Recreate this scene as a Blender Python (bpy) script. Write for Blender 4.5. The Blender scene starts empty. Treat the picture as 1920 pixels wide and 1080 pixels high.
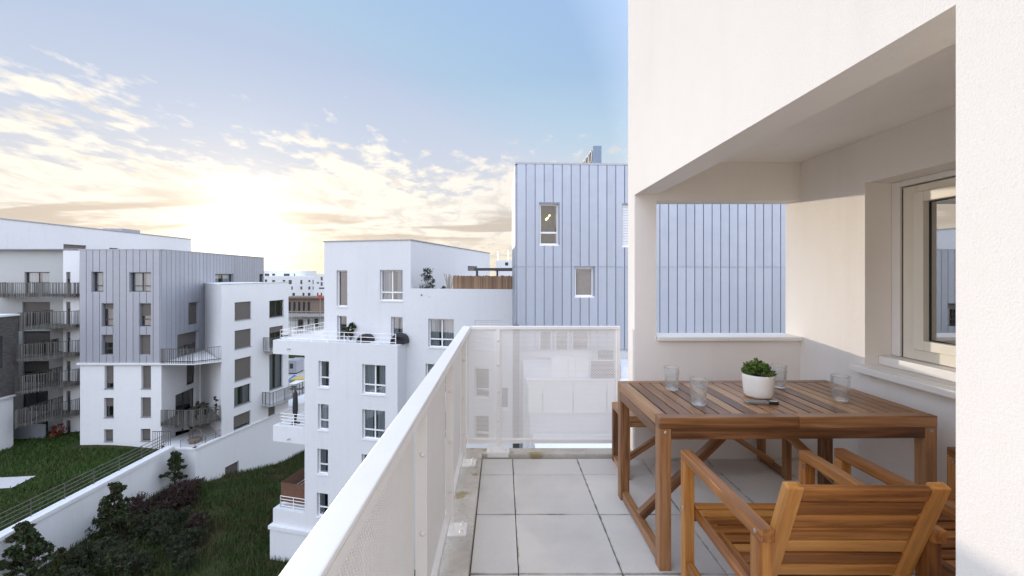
import bpy, bmesh, math, random
import numpy as np
from mathutils import Vector, Matrix
R = math.radians
random.seed(7); rng = np.random.default_rng(7)
SC = bpy.context.scene
COL = SC.collection

# ------------------------------------------------------------------ camera, world, sun, exposure
FPX = 794.0; VPX, VPY = 942.0, 512.0; CAMZ = 1.445
cam = bpy.data.cameras.new('camera'); camo = bpy.data.objects.new('camera', cam); COL.objects.link(camo)
camo.location = (0, 0, CAMZ); camo.rotation_euler = (R(90), 0, 0)
cam.sensor_width = 36; cam.lens = FPX / 1920 * 36
cam.shift_x = (960 - VPX) / 1920; cam.shift_y = -(540 - VPY) / 1920
cam.clip_start = 0.02; cam.clip_end = 5000
SC.camera = camo

SUNV = Vector((-0.607, 1.0, 0.085)).normalized()          # towards the sun
SUN_EL = math.asin(SUNV.z); SUN_AZ = math.atan2(SUNV.x, SUNV.y)
SKY_STRENGTH = 0.13; EXPOSURE = 2.35
K = 1.0 / (SKY_STRENGTH * 2 ** EXPOSURE)                   # brings a displayed radiance back to the sky's own scale

class NT:
    """small helper to write node trees"""
    def __init__(s, tree): s.t = tree; tree.nodes.clear()
    def n(s, typ, **kw):
        nd = s.t.nodes.new(typ)
        for k, v in kw.items():
            setattr(nd, k, v)
        return nd
    def l(s, a, b): s.t.links.new(a, b)
    def setin(s, sock, v):
        if hasattr(v, 'is_output') or isinstance(v, bpy.types.NodeSocket): s.l(v, sock)
        elif v is not None: sock.default_value = v
    def math(s, op, a, b=None, c=None, clamp=False):
        m = s.n('ShaderNodeMath', operation=op, use_clamp=clamp)
        s.setin(m.inputs[0], a); s.setin(m.inputs[1], b); s.setin(m.inputs[2], c)
        return m.outputs[0]
    def vmath(s, op, a, b=None):
        m = s.n('ShaderNodeVectorMath', operation=op)
        s.setin(m.inputs[0], a)
        if b is not None: s.setin(m.inputs[1], b)
        return m.outputs['Value'] if op in ('DOT_PRODUCT', 'LENGTH') else m.outputs[0]
    def mix(s, f, a, b, blend='MIX'):
        m = s.n('ShaderNodeMix', data_type='RGBA', blend_type=blend)
        s.setin(m.inputs[0], f); s.setin(m.inputs[6], a); s.setin(m.inputs[7], b)
        return m.outputs[2]
    def rng(s, v, a, b, c=0.0, d=1.0, smooth=False):
        m = s.n('ShaderNodeMapRange')
        if smooth: m.interpolation_type = 'SMOOTHSTEP'
        s.setin(m.inputs[0], v)
        for i, q in enumerate((a, b, c, d)): s.setin(m.inputs[1 + i], q)
        return m.outputs[0]
    def noise(s, vec, scale, detail=4, rough=.55, dist=0.0):
        m = s.n('ShaderNodeTexNoise'); s.setin(m.inputs['Vector'], vec)
        m.inputs['Scale'].default_value = scale; m.inputs['Detail'].default_value = detail
        m.inputs['Roughness'].default_value = rough; m.inputs['Distortion'].default_value = dist
        return m.outputs['Fac']
    def mapping(s, vec, scale=(1, 1, 1), loc=(0, 0, 0), rot=(0, 0, 0)):
        m = s.n('ShaderNodeMapping'); s.setin(m.inputs[0], vec)
        m.inputs['Location'].default_value = loc; m.inputs['Rotation'].default_value = rot; m.inputs['Scale'].default_value = scale
        return m.outputs[0]
    def ramp(s, f, stops):
        m = s.n('ShaderNodeValToRGB'); s.setin(m.inputs[0], f)
        el = m.color_ramp.elements
        while len(el) < len(stops): el.new(.5)
        for e, (p, c) in zip(el, stops): e.position = p; e.color = (*c, 1)
        return m.outputs[0]

def c4(r, g, b, k=1.0): return (r * k, g * k, b * k, 1)

world = bpy.data.worlds.new('World'); SC.world = world; world.use_nodes = True
W = NT(world.node_tree)
sky = W.n('ShaderNodeTexSky'); sky.sky_type = 'NISHITA'; sky.sun_disc = False
sky.sun_elevation = SUN_EL; sky.sun_rotation = SUN_AZ
sky.air_density = 1.0; sky.dust_density = 0.6; sky.ozone_density = 1.4
dirv = W.n('ShaderNodeTexCoord').outputs['Generated']
sp = W.n('ShaderNodeSeparateXYZ'); W.l(dirv, sp.inputs[0])
dx, dy, dz = sp.outputs
zc = W.math('ADD', W.math('MAXIMUM', dz, 0.0), 0.10)
cb = W.n('ShaderNodeCombineXYZ')
W.l(W.math('DIVIDE', dx, zc), cb.inputs[0]); W.l(W.math('DIVIDE', dy, zc), cb.inputs[1])
plane = cb.outputs[0]
toward = W.vmath('DOT_PRODUCT', dirv, tuple(SUNV))
near_sun = W.rng(toward, 0.62, 1.0, 0, 1, True)
side = W.rng(toward, -0.1, 0.69, 1, 0)                # 1 opposite the sun
cn = W.noise(W.mapping(plane, scale=(1.0, .72, 1), rot=(0, 0, R(28))), 1.15, 5, .55, .2)
cn2 = W.noise(W.mapping(plane, scale=(1.5, 1.0, 1), loc=(3.3, 1.7, 0), rot=(0, 0, R(30))), 4.4, 7, .58, .15)
cf = W.math('ADD', W.math('MULTIPLY', cn, .50), W.math('MULTIPLY', cn2, .50))
thr = W.ramp(dz, [(0, (.28,) * 3), (.08, (.33,) * 3), (.17, (.405,) * 3), (.22, (.462,) * 3), (.29, (.538,) * 3), (.36, (.62,) * 3), (.55, (.75,) * 3)])
mask = W.rng(W.math('SUBTRACT', cf, thr), -0.025, 0.085, 0, 1, True)
# cloud colours as displayed: cream near the sun, pinkish white opposite it and brightened there to lift the shade, tan undersides low down
bright = W.mix(near_sun, W.mix(side, c4(.86, .83, .82, K), c4(1.75, 1.68, 1.74, K)), c4(1.10, 1.02, .90, K))
low = W.mix(near_sun, W.mix(side, c4(.84, .77, .70, K), c4(1.6, 1.48, 1.50, K)), c4(1.06, .93, .72, K))
ccol = W.mix(W.rng(dz, .02, .13, 1, 0, True), bright, low)
# soft relief inside the cloud sheet
rel = W.noise(W.mapping(plane, scale=(1.5, .8, 1), loc=(9, 4, 0), rot=(0, 0, R(34))), 2.6, 8, .62, .5)
ccol = W.mix(W.math('MULTIPLY', W.rng(rel, .46, .66, 0, 1, True), .55), ccol, W.mix(near_sun, c4(.50, .56, .66, K), c4(.72, .66, .60, K)))
under = W.mix(near_sun, c4(.52, .48, .47, K), c4(.68, .57, .47, K))
un = W.noise(W.mapping(plane, scale=(.55, 1.5, 1), loc=(2.1, 5.2, 0), rot=(0, 0, R(10))), .95, 6, .55, .5)
uw = W.math('MULTIPLY', W.rng(un, .47, .58, 0, .85, True), W.math('MULTIPLY', W.rng(dz, .055, .09, 0, 1, True), W.rng(dz, .12, .17, 1, 0, True)))
ccol = W.mix(uw, ccol, under)
nish = W.n('ShaderNodeMix', data_type='RGBA', blend_type='DARKEN'); nish.inputs[0].default_value = 1
W.l(sky.outputs[0], nish.inputs[6]); nish.inputs[7].default_value = c4(1.4, 1.22, 1.0, K)
gr_f = W.ramp(dz, [(0, (.82, .72, .60)), (.10, (.72, .71, .72)), (.28, (.47, .585, .79)), (.42, (.345, .49, .755)), (.52, (.345, .50, .775)), (.7, (.34, .50, .80)), (1, (.48, .60, .84))])
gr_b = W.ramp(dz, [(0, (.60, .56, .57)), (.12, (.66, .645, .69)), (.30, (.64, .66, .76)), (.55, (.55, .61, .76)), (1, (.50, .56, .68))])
grad = W.mix(1.0, W.mix(side, gr_f, W.mix(1.0, gr_b, c4(4.0, 4.0, 4.0), 'MULTIPLY')), c4(K, K, K), 'MULTIPLY')  # unseen sky opposite the sun boosted to brighten the shaded walls
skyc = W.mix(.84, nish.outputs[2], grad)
tot = W.mix(mask, skyc, ccol)
g1 = W.math('POWER', W.math('MAXIMUM', toward, 0.0), 42.0)
g2 = W.math('POWER', W.math('MAXIMUM', toward, 0.0), 330.0)
glow = W.mix(1.0, W.mix(g1, (0, 0, 0, 1), c4(.22, .17, .10, K)), W.mix(g2, (0, 0, 0, 1), c4(1.4, 1.15, .80, K)), 'ADD')
tot = W.mix(1.0, tot, glow, 'ADD')
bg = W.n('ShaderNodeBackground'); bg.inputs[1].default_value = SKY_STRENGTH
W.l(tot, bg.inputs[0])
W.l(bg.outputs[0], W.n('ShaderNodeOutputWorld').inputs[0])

sun = bpy.data.lights.new('sun', 'SUN'); suno = bpy.data.objects.new('sun', sun); COL.objects.link(suno)
sun.energy = .50; sun.angle = R(1.2); sun.color = (1.0, .87, .70)
suno.rotation_euler = SUNV.to_track_quat('Z', 'Y').to_euler(); suno.location = (-30, 60, 40)

SC.view_settings.view_transform = 'Standard'; SC.view_settings.look = 'None'
SC.view_settings.exposure = EXPOSURE; SC.view_settings.gamma = 1; SC.view_settings.use_curve_mapping = False
SC.render.engine = 'CYCLES'
SC.cycles.max_bounces = 12; SC.cycles.transparent_max_bounces = 24; SC.cycles.diffuse_bounces = 8
SC.cycles.caustics_reflective = False; SC.cycles.caustics_refractive = False
SC.cycles.sample_clamp_indirect = 10

# ------------------------------------------------------------------ materials
def new_mat(name):
    m = bpy.data.materials.new(name); m.use_nodes = True
    return m, NT(m.node_tree)
def finish(t, col, rough=.6, metal=0.0, bump=None, bstr=.2, bdist=.01, spec=.5, emit=None):
    b = t.n('ShaderNodeBsdfPrincipled')
    t.setin(b.inputs['Base Color'], col); t.setin(b.inputs['Roughness'], rough); t.setin(b.inputs['Metallic'], metal)
    b.inputs['Specular IOR Level'].default_value = spec
    if bump is not None:
        bp = t.n('ShaderNodeBump'); bp.inputs['Strength'].default_value = bstr; bp.inputs['Distance'].default_value = bdist
        t.l(bump, bp.inputs['Height']); t.l(bp.outputs[0], b.inputs['Normal'])
    if emit: b.inputs['Emission Color'].default_value = emit[0]; b.inputs['Emission Strength'].default_value = emit[1]
    t.l(b.outputs[0], t.n('ShaderNodeOutputMaterial').inputs[0])
    return b
def objco(t): return t.n('ShaderNodeTexCoord').outputs['Object']

def mat_stucco(name, col, grain, bstr, bdist, dirt=.05, stain=.35):
    m, t = new_mat(name); co = objco(t)
    big = t.noise(co, stain, 5, .6)
    f = t.rng(big, .3, .75, 0, 1)
    sp_ = t.noise(co, grain * .8, 3, .6)
    c = t.mix(f, c4(*col), c4(*[v * (1 - dirt) for v in col]))
    c = t.mix(t.math('MULTIPLY', t.rng(sp_, .58, .70, 0, 1), .20), c, c4(*[v * .62 for v in col]))
    st = t.noise(t.mapping(co, scale=(1, 1, .10)), 3.2 if grain < 20 else 5.0, 4, .6)
    c = t.mix(t.math('MULTIPLY', t.math('MULTIPLY', t.rng(st, .50, .68, 0, 1, True), t.rng(big, .35, .65, .2, 1)), .16), c, c4(*[v * .72 for v in (col[0], col[1], col[2] * .97)]))
    h = t.math('ADD', t.noise(co, grain, 3, .65), t.math('MULTIPLY', t.noise(co, grain * 2.9, 2, .6), .5))
    finish(t, c, .92, bump=h, bstr=bstr, bdist=bdist, spec=.2)
    return m
def mat_plain(name, col, rough=.5, metal=0.0, var=.06, scale=6, spec=.5, bstr=0.0):
    m, t = new_mat(name); co = objco(t)
    n_ = t.noise(co, scale, 5, .6)
    c = t.mix(t.rng(n_, .3, .7, 0, 1), c4(*[v * (1 - var) for v in col]), c4(*[min(1, v * (1 + var)) for v in col]))
    finish(t, c, rough, metal, bump=n_ if bstr else None, bstr=bstr, spec=spec)
    return m
M = {}
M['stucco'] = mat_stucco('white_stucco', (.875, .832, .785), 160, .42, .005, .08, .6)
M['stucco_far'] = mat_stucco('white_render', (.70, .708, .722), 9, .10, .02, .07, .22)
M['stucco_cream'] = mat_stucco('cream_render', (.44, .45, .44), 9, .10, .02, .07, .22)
M['white_metal'] = mat_plain('white_painted_metal', (.82, .80, .775), .38, 0, .02, 9)
M['dark_metal'] = mat_plain('dark_metal', (.06, .06, .065), .5, .2, .12)
M['taupe_metal'] = mat_plain('taupe_metal', (.115, .11, .10), .45, .3, .12)
M['pale_metal'] = mat_plain('pale_taupe_metal', (.19, .182, .172), .45, .3, .10)
M['steel'] = mat_plain('steel', (.55, .55, .56), .3, .9, .05)
M['casing'] = mat_plain('blue_grey_casing', (.19, .25, .33), .5, .1, .08)
M['coping'] = mat_plain('zinc_coping', (.36, .37, .40), .45, .5, .06)
M['roof'] = mat_plain('roof_gravel', (.30, .29, .28), .95, 0, .2, 40)
M['shutter'] = mat_plain('shutter_grey_brown', (.135, .122, .112), .55, .1, .08)
M['white_shutter'] = mat_plain('white_shutter', (.72, .72, .74), .5, 0, .04)
M['interior'] = mat_plain('room_dark', (.055, .05, .045), .9, 0, .2)
M['interior_warm'] = mat_plain('room_warm', (.15, .135, .125), .9, 0, .2)
M['charcoal'] = mat_plain('charcoal_cover', (.022, .022, .025), .6, 0, .25, 12)
M['pvc'] = mat_plain('white_pvc', (.80, .80, .81), .35, 0, .02)
M['cream_frame'] = mat_plain('cream_window_frame', (.78, .74, .64), .35, 0, .02)
M['rubber'] = mat_plain('black_rubber', (.012, .012, .012), .6)
M['ceramic'] = mat_plain('white_ceramic', (.84, .82, .78), .55, 0, .015, 30)
M['soil'] = mat_plain('soil', (.035, .024, .016), .95, 0, .3, 60)
M['grey_case'] = mat_plain('grey_case', (.22, .21, .205), .35, .3, .06)
M['black_plastic'] = mat_plain('black_plastic', (.012, .013, .015), .35)
M['concrete'] = mat_plain('concrete', (.40, .38, .36), .9, 0, .18, 3)
M['timber'] = mat_plain('raw_timber', (.17, .128, .10), .8, 0, .3, 3)
M['yellow'] = mat_plain('yellow_paint', (.48, .36, .12), .6, 0, .1)
M['red_tarp'] = mat_plain('red_tarp', (.45, .06, .03), .6, 0, .2)
M['blue_tarp'] = mat_plain('blue_tarp', (.05, .20, .50), .5, 0, .2)
M['brown_screen'] = mat_plain('brown_screen', (.15, .075, .045), .7, 0, .2)
M['path'] = mat_plain('pale_path', (.45, .45, .46), .9, 0, .1)
M['bark'] = mat_plain('bark', (.05, .038, .028), .9, 0, .3, 25)

def mat_zinc(name, col, metal, rough, grain=.10):
    m, t = new_mat(name); co = objco(t)
    s1 = t.noise(t.mapping(co, scale=(3, 3, .35)), 2.2, 5, .6)
    s2 = t.noise(t.mapping(co, scale=(1, 1, 2.2)), 1.1, 4, .6)
    oi = t.n('ShaderNodeObjectInfo').outputs['Random']
    f = t.math('ADD', t.math('MULTIPLY', s1, .6), t.math('MULTIPLY', oi, .4))
    c = t.mix(f, c4(*[v * (1 - grain) for v in col]), c4(*[v * (1 + grain) for v in col]))
    r = t.rng(s2, .3, .7, rough - .07, rough + .10)
    finish(t, c, r, metal, bump=t.math('ADD', s2, t.math('MULTIPLY', t.noise(t.mapping(co, scale=(2.2, 2.2, .8)), 1.3, 3), .8)), bstr=.10, bdist=.05)
    return m
M['zinc'] = mat_zinc('blue_grey_zinc', (.40, .435, .505), .55, .46, .10)
M['zinc_matt'] = mat_zinc('pale_grey_zinc', (.385, .40, .445), .45, .5, .12)

def mat_glass(name, refl, tint, rough=.015, milk=0, rmax=1.0):
    m, t = new_mat(name)
    tr = t.n('ShaderNodeBsdfTransparent'); tr.inputs[0].default_value = c4(*tint)
    gl = t.n('ShaderNodeBsdfGlossy'); gl.inputs['Roughness'].default_value = rough; gl.inputs[0].default_value = (1, 1, 1, 1)
    lw = t.n('ShaderNodeLayerWeight'); lw.inputs[0].default_value = .25
    f = t.rng(lw.outputs['Fresnel'], 0, 1, refl, rmax)
    mx = t.n('ShaderNodeMixShader'); t.l(f, mx.inputs[0]); t.l(tr.outputs[0], mx.inputs[1]); t.l(gl.outputs[0], mx.inputs[2])
    if milk:
        tl = t.n('ShaderNodeBsdfTranslucent'); df = t.n('ShaderNodeBsdfDiffuse'); tl.inputs[0].default_value = df.inputs[0].default_value = (.9, .92, .93, 1)
        m1 = t.n('ShaderNodeMixShader'); t.l(tl.outputs[0], m1.inputs[1]); t.l(df.outputs[0], m1.inputs[2])
        m2 = t.n('ShaderNodeMixShader'); m2.inputs[0].default_value = milk; t.l(mx.outputs[0], m2.inputs[1]); t.l(m1.outputs[0], m2.inputs[2]); mx = m2
    t.l(mx.outputs[0], t.n('ShaderNodeOutputMaterial').inputs[0])
    return m
M['pane'] = mat_glass('window_glass', .16, (.80, .84, .84))
M['pane_near'] = mat_glass('double_glazing', .55, (.45, .46, .44))
M['tumbler'] = mat_glass('drinking_glass', .03, (.985, .99, .99), .05, .07, .62)
M['water'] = mat_glass('drinking_water', .02, (.98, .985, .985), .02, .085, .4)
m, t = new_mat('dark_window_glass'); M['pane_dark'] = m
finish(t, t.mix(t.noise(objco(t), .8, 3), c4(.018, .02, .024), c4(.06, .06, .062)), .06, spec=.8)

m, t = new_mat('sheer_curtain'); M['curtain'] = m
co = objco(t); wv = t.noise(t.mapping(co, scale=(14, 14, .25)), 1, 3)
finish(t, t.mix(wv, c4(.30, .36, .46), c4(.66, .68, .72)), .9)

m, t = new_mat('concrete_tile'); M['tile'] = m
co = objco(t); oi = t.n('ShaderNodeObjectInfo').outputs['Random']
geo = t.n('ShaderNodeNewGeometry').outputs['Position']
sp1 = t.noise(geo, 260, 3, .6); cl = t.noise(geo, 2.4, 6, .62); wet = t.noise(t.mapping(geo, scale=(1, 2.2, 1)), 5, 5, .6)
base = t.mix(oi, c4(.66, .615, .56), c4(.72, .68, .625))
base = t.mix(t.math('MULTIPLY', t.rng(sp1, .57, .68, 0, 1), .55), base, c4(.36, .34, .33))
base = t.mix(t.math('MULTIPLY', t.rng(cl, .45, .7, 0, 1), .28), base, c4(.37, .34, .31))
ox = t.n('ShaderNodeSeparateXYZ'); t.l(co, ox.inputs[0])
ex = t.math('MAXIMUM', t.math('ABSOLUTE', ox.outputs[0]), t.math('ABSOLUTE', ox.outputs[1]))
moss = t.math('MULTIPLY', t.rng(t.math('ADD', ex, t.math('MULTIPLY', wet, .014)), .2455, .2575, 0, 1, True), t.rng(wet, .40, .62, .15, 1))
base = t.mix(t.math('MULTIPLY', moss, .75), base, c4(.13, .105, .062))
finish(t, base, t.rng(wet, .3, .7, .55, .8), bump=t.math('ADD', sp1, t.math('MULTIPLY', cl, .6)), bstr=.22, bdist=.003, spec=.35)

m, t = new_mat('mossy_kerb_concrete'); M['kerb'] = m
geo = t.n('ShaderNodeNewGeometry').outputs['Position']
n1 = t.noise(geo, 3.3, 6, .65, .4); n2 = t.noise(geo, 60, 3, .6); n3 = t.noise(t.mapping(geo, loc=(5, 3, 1)), 5.5, 6, .7)
base = t.mix(t.rng(n1, .3, .7, 0, 1), c4(.62, .59, .54), c4(.42, .38, .33))
base = t.mix(t.math('MULTIPLY', t.rng(n3, .54, .66, 0, 1, True), .8), base, c4(.30, .235, .085))
base = t.mix(t.math('MULTIPLY', t.rng(n2, .60, .72, 0, 1), .45), base, c4(.12, .10, .075))
finish(t, base, .9, bump=n2, bstr=.3, bdist=.004, spec=.2)

def mat_wood(name, stops, rough=.42):
    m, t = new_mat(name); co = objco(t)
    oi = t.n('ShaderNodeObjectInfo').outputs['Random']
    off = t.n('ShaderNodeCombineXYZ'); t.l(t.math('MULTIPLY', oi, 37.0), off.inputs[0]); t.l(t.math('MULTIPLY', oi, 11.0), off.inputs[1]); t.l(t.math('MULTIPLY', oi, 5.0), off.inputs[2])
    p = t.vmath('ADD', co, off.outputs[0])
    warp = t.noise(t.mapping(p, scale=(1.6, 9, 9)), 1.0, 3, .5, .8)
    g = t.noise(t.mapping(p, scale=(1.3, 26, 26)), 1.0, 5, .6, 1.4)
    fine = t.noise(t.mapping(p, scale=(9, 240, 240)), 1.0, 3, .6)
    f = t.math('ADD', t.math('MULTIPLY', g, .62), t.math('ADD', t.math('MULTIPLY', warp, .28), t.math('MULTIPLY', fine, .10)))
    f = t.math('ADD', f, t.math('MULTIPLY', t.math('SUBTRACT', oi, .5), .30))
    c = t.ramp(f, stops)
    c = t.mix(t.math('MULTIPLY', t.rng(fine, .56, .75, 0, 1), .35), c, c4(.045, .018, .007))
    r = t.rng(g, .3, .7, rough - .05, rough + .10)
    finish(t, c, r, bump=t.math('ADD', fine, t.math('MULTIPLY', g, .7)), bstr=.22, bdist=.002, spec=.5)
    return m
M['wood'] = mat_wood('oiled_acacia', [(.28, (.085, .027, .006)), (.43, (.25, .088, .018)), (.55, (.41, .165, .037)), (.70, (.54, .255, .066))], .36)
M['wood_table'] = mat_wood('oiled_acacia_dark', [(.30, (.085, .035, .014)), (.44, (.20, .086, .033)), (.56, (.34, .160, .064)), (.72, (.48, .27, .13))], .34)

def mat_leaf(name, c1, c2, c3, sc=2.0, trans=.25):
    m, t = new_mat(name)
    geo = t.n('ShaderNodeNewGeometry'); oi = t.n('ShaderNodeObjectInfo').outputs['Random']
    rp = geo.outputs['Random Per Island']
    nz = t.noise(geo.outputs['Position'], sc, 4, .6)
    c = t.mix(rp, c4(*c1), c4(*c2))
    c = t.mix(t.math('MULTIPLY', t.rng(nz, .4, .7, 0, 1), .7), c, c4(*c3))
    b = t.n('ShaderNodeBsdfPrincipled'); t.l(c, b.inputs['Base Color']); b.inputs['Roughness'].default_value = .6; b.inputs['Specular IOR Level'].default_value = .3
    tl = t.n('ShaderNodeBsdfTranslucent'); t.l(c, tl.inputs[0])
    mx = t.n('ShaderNodeMixShader'); mx.inputs[0].default_value = trans
    t.l(b.outputs[0], mx.inputs[1]); t.l(tl.outputs[0], mx.inputs[2])
    t.l(mx.outputs[0], t.n('ShaderNodeOutputMaterial').inputs[0])
    return m
M['leaf'] = mat_leaf('tree_leaves', (.022, .040, .014), (.045, .066, .024), (.052, .040, .020))
M['leaf_bush'] = mat_leaf('bush_leaves', (.022, .036, .018), (.044, .058, .028), (.050, .040, .024))
M['leaf_purple'] = mat_leaf('purple_bush_leaves', (.042, .022, .020), (.060, .034, .028), (.034, .026, .020))
M['grass'] = mat_leaf('grass_blades', (.034, .080, .014), (.062, .115, .024), (.050, .055, .018), .35)
M['grass_wild'] = mat_leaf('wild_grass_blades', (.030, .060, .013), (.058, .082, .022), (.085, .060, .032), .45)
M['leaf_pot'] = mat_leaf('boxwood_leaves', (.060, .125, .020), (.22, .32, .07), (.035, .065, .014), 45)
M['leaf_olive'] = mat_leaf('olive_leaves', (.06, .075, .055), (.13, .145, .115), (.05, .05, .04), 4)
M['leaf_red'] = mat_leaf('red_leaves', (.20, .03, .02), (.28, .06, .03), (.05, .05, .02), 3)
M['plume'] = mat_plain('dry_plume', (.42, .36, .30), .9, 0, .15)
m, t = new_mat('lawn_soil'); M['lawn'] = m
geo = t.n('ShaderNodeNewGeometry').outputs['Position']
n1 = t.noise(geo, .22, 6, .65); n2 = t.noise(geo, 3.0, 5, .65)
c = t.mix(t.rng(n1, .38, .62, 0, 1), c4(.030, .062, .012), c4(.062, .048, .026))
c = t.mix(t.math('MULTIPLY', n2, .5), c, c4(.010, .016, .006))
finish(t, c, .95, bump=n2, bstr=.5, bdist=.2, spec=.1)
m, t = new_mat('reed_canes'); M['reed'] = m
co = objco(t); rp = t.n('ShaderNodeNewGeometry').outputs['Random Per Island']
finish(t, t.mix(t.math('ADD', t.math('MULTIPLY', rp, .7), t.math('MULTIPLY', t.noise(co, .9, 4), .5)), c4(.13, .075, .045), c4(.34, .22, .14)), .8)
m, t = new_mat('lit_bulb'); M['bulb'] = m
finish(t, c4(1, .75, .35), .4, emit=(c4(1, .66, .28), 1.0))
m, t = new_mat('dark_brick'); M['brick'] = m
co = objco(t); bk = t.n('ShaderNodeTexBrick'); sx_ = t.n('ShaderNodeSeparateXYZ'); t.l(co, sx_.inputs[0]); cx_ = t.n('ShaderNodeCombineXYZ'); t.l(sx_.outputs[1], cx_.inputs[0]); t.l(sx_.outputs[2], cx_.inputs[1]); t.l(cx_.outputs[0], bk.inputs['Vector'])
bk.inputs['Color1'].default_value = c4(.075, .07, .068); bk.inputs['Color2'].default_value = c4(.12, .11, .105); bk.inputs['Mortar'].default_value = c4(.05, .048, .046)
bk.inputs['Scale'].default_value = 2.5
finish(t, bk.outputs[0], .9, bump=bk.outputs[1], bstr=-.4, bdist=.02)

# ------------------------------------------------------------------ object helpers
OFF = {}
def setp(o, label=None, cat=None, group=None, kind=None):
    if label: o['label'] = label
    if cat: o['category'] = cat
    if group: o['group'] = group
    if kind: o['kind'] = kind
    return o
def thing(name, label, cat, loc=(0, 0, 0), rz=0.0, group=None, kind=None):
    o = bpy.data.objects.new(name, None); COL.objects.link(o); o.empty_display_size = .2
    o.location = loc; o.rotation_euler = (0, 0, rz); OFF[o.name] = Vector(loc)
    return setp(o, label, cat, group, kind)
def root_off(p):
    while p is not None and p.parent is not None: p = p.parent
    return OFF.get(p.name, Vector((0, 0, 0))) if p is not None else Vector((0, 0, 0))
def link_mesh(name, me, mat=None, parent=None):
    o = bpy.data.objects.new(name, me); COL.objects.link(o)
    if mat is not None and not me.materials: me.materials.append(mat)
    if parent is not None: o.parent = parent
    return o

class Fr:
    """plan frame of a facade: origin, direction u along it (left to right as seen from outside), outward normal n"""
    def __init__(s, O, u):
        s.O = Vector((O[0], O[1])); s.u = Vector((u[0], u[1])).normalized(); s.n = Vector((s.u.y, -s.u.x))
    def p(s, a, d, z):
        q = s.O + s.u * a + s.n * d
        return (q.x, q.y, z)
    def a_of(s, px):                                        # where the sight line of a photo column meets the facade
        k = (px - VPX) / FPX
        return (s.O.x - k * s.O.y) / (k * s.u.y - s.u.x)
    def z_of(s, px, py):
        a = s.a_of(px); y = s.O.y + s.u.y * a
        return CAMZ - (py - VPY) * y / FPX
    def rect(s, x0, y0, x1, y1):
        a0, a1 = s.a_of(x0), s.a_of(x1); xm = (x0 + x1) / 2
        return (a0, a1, s.z_of(xm, y1), s.z_of(xm, y0))

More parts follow.
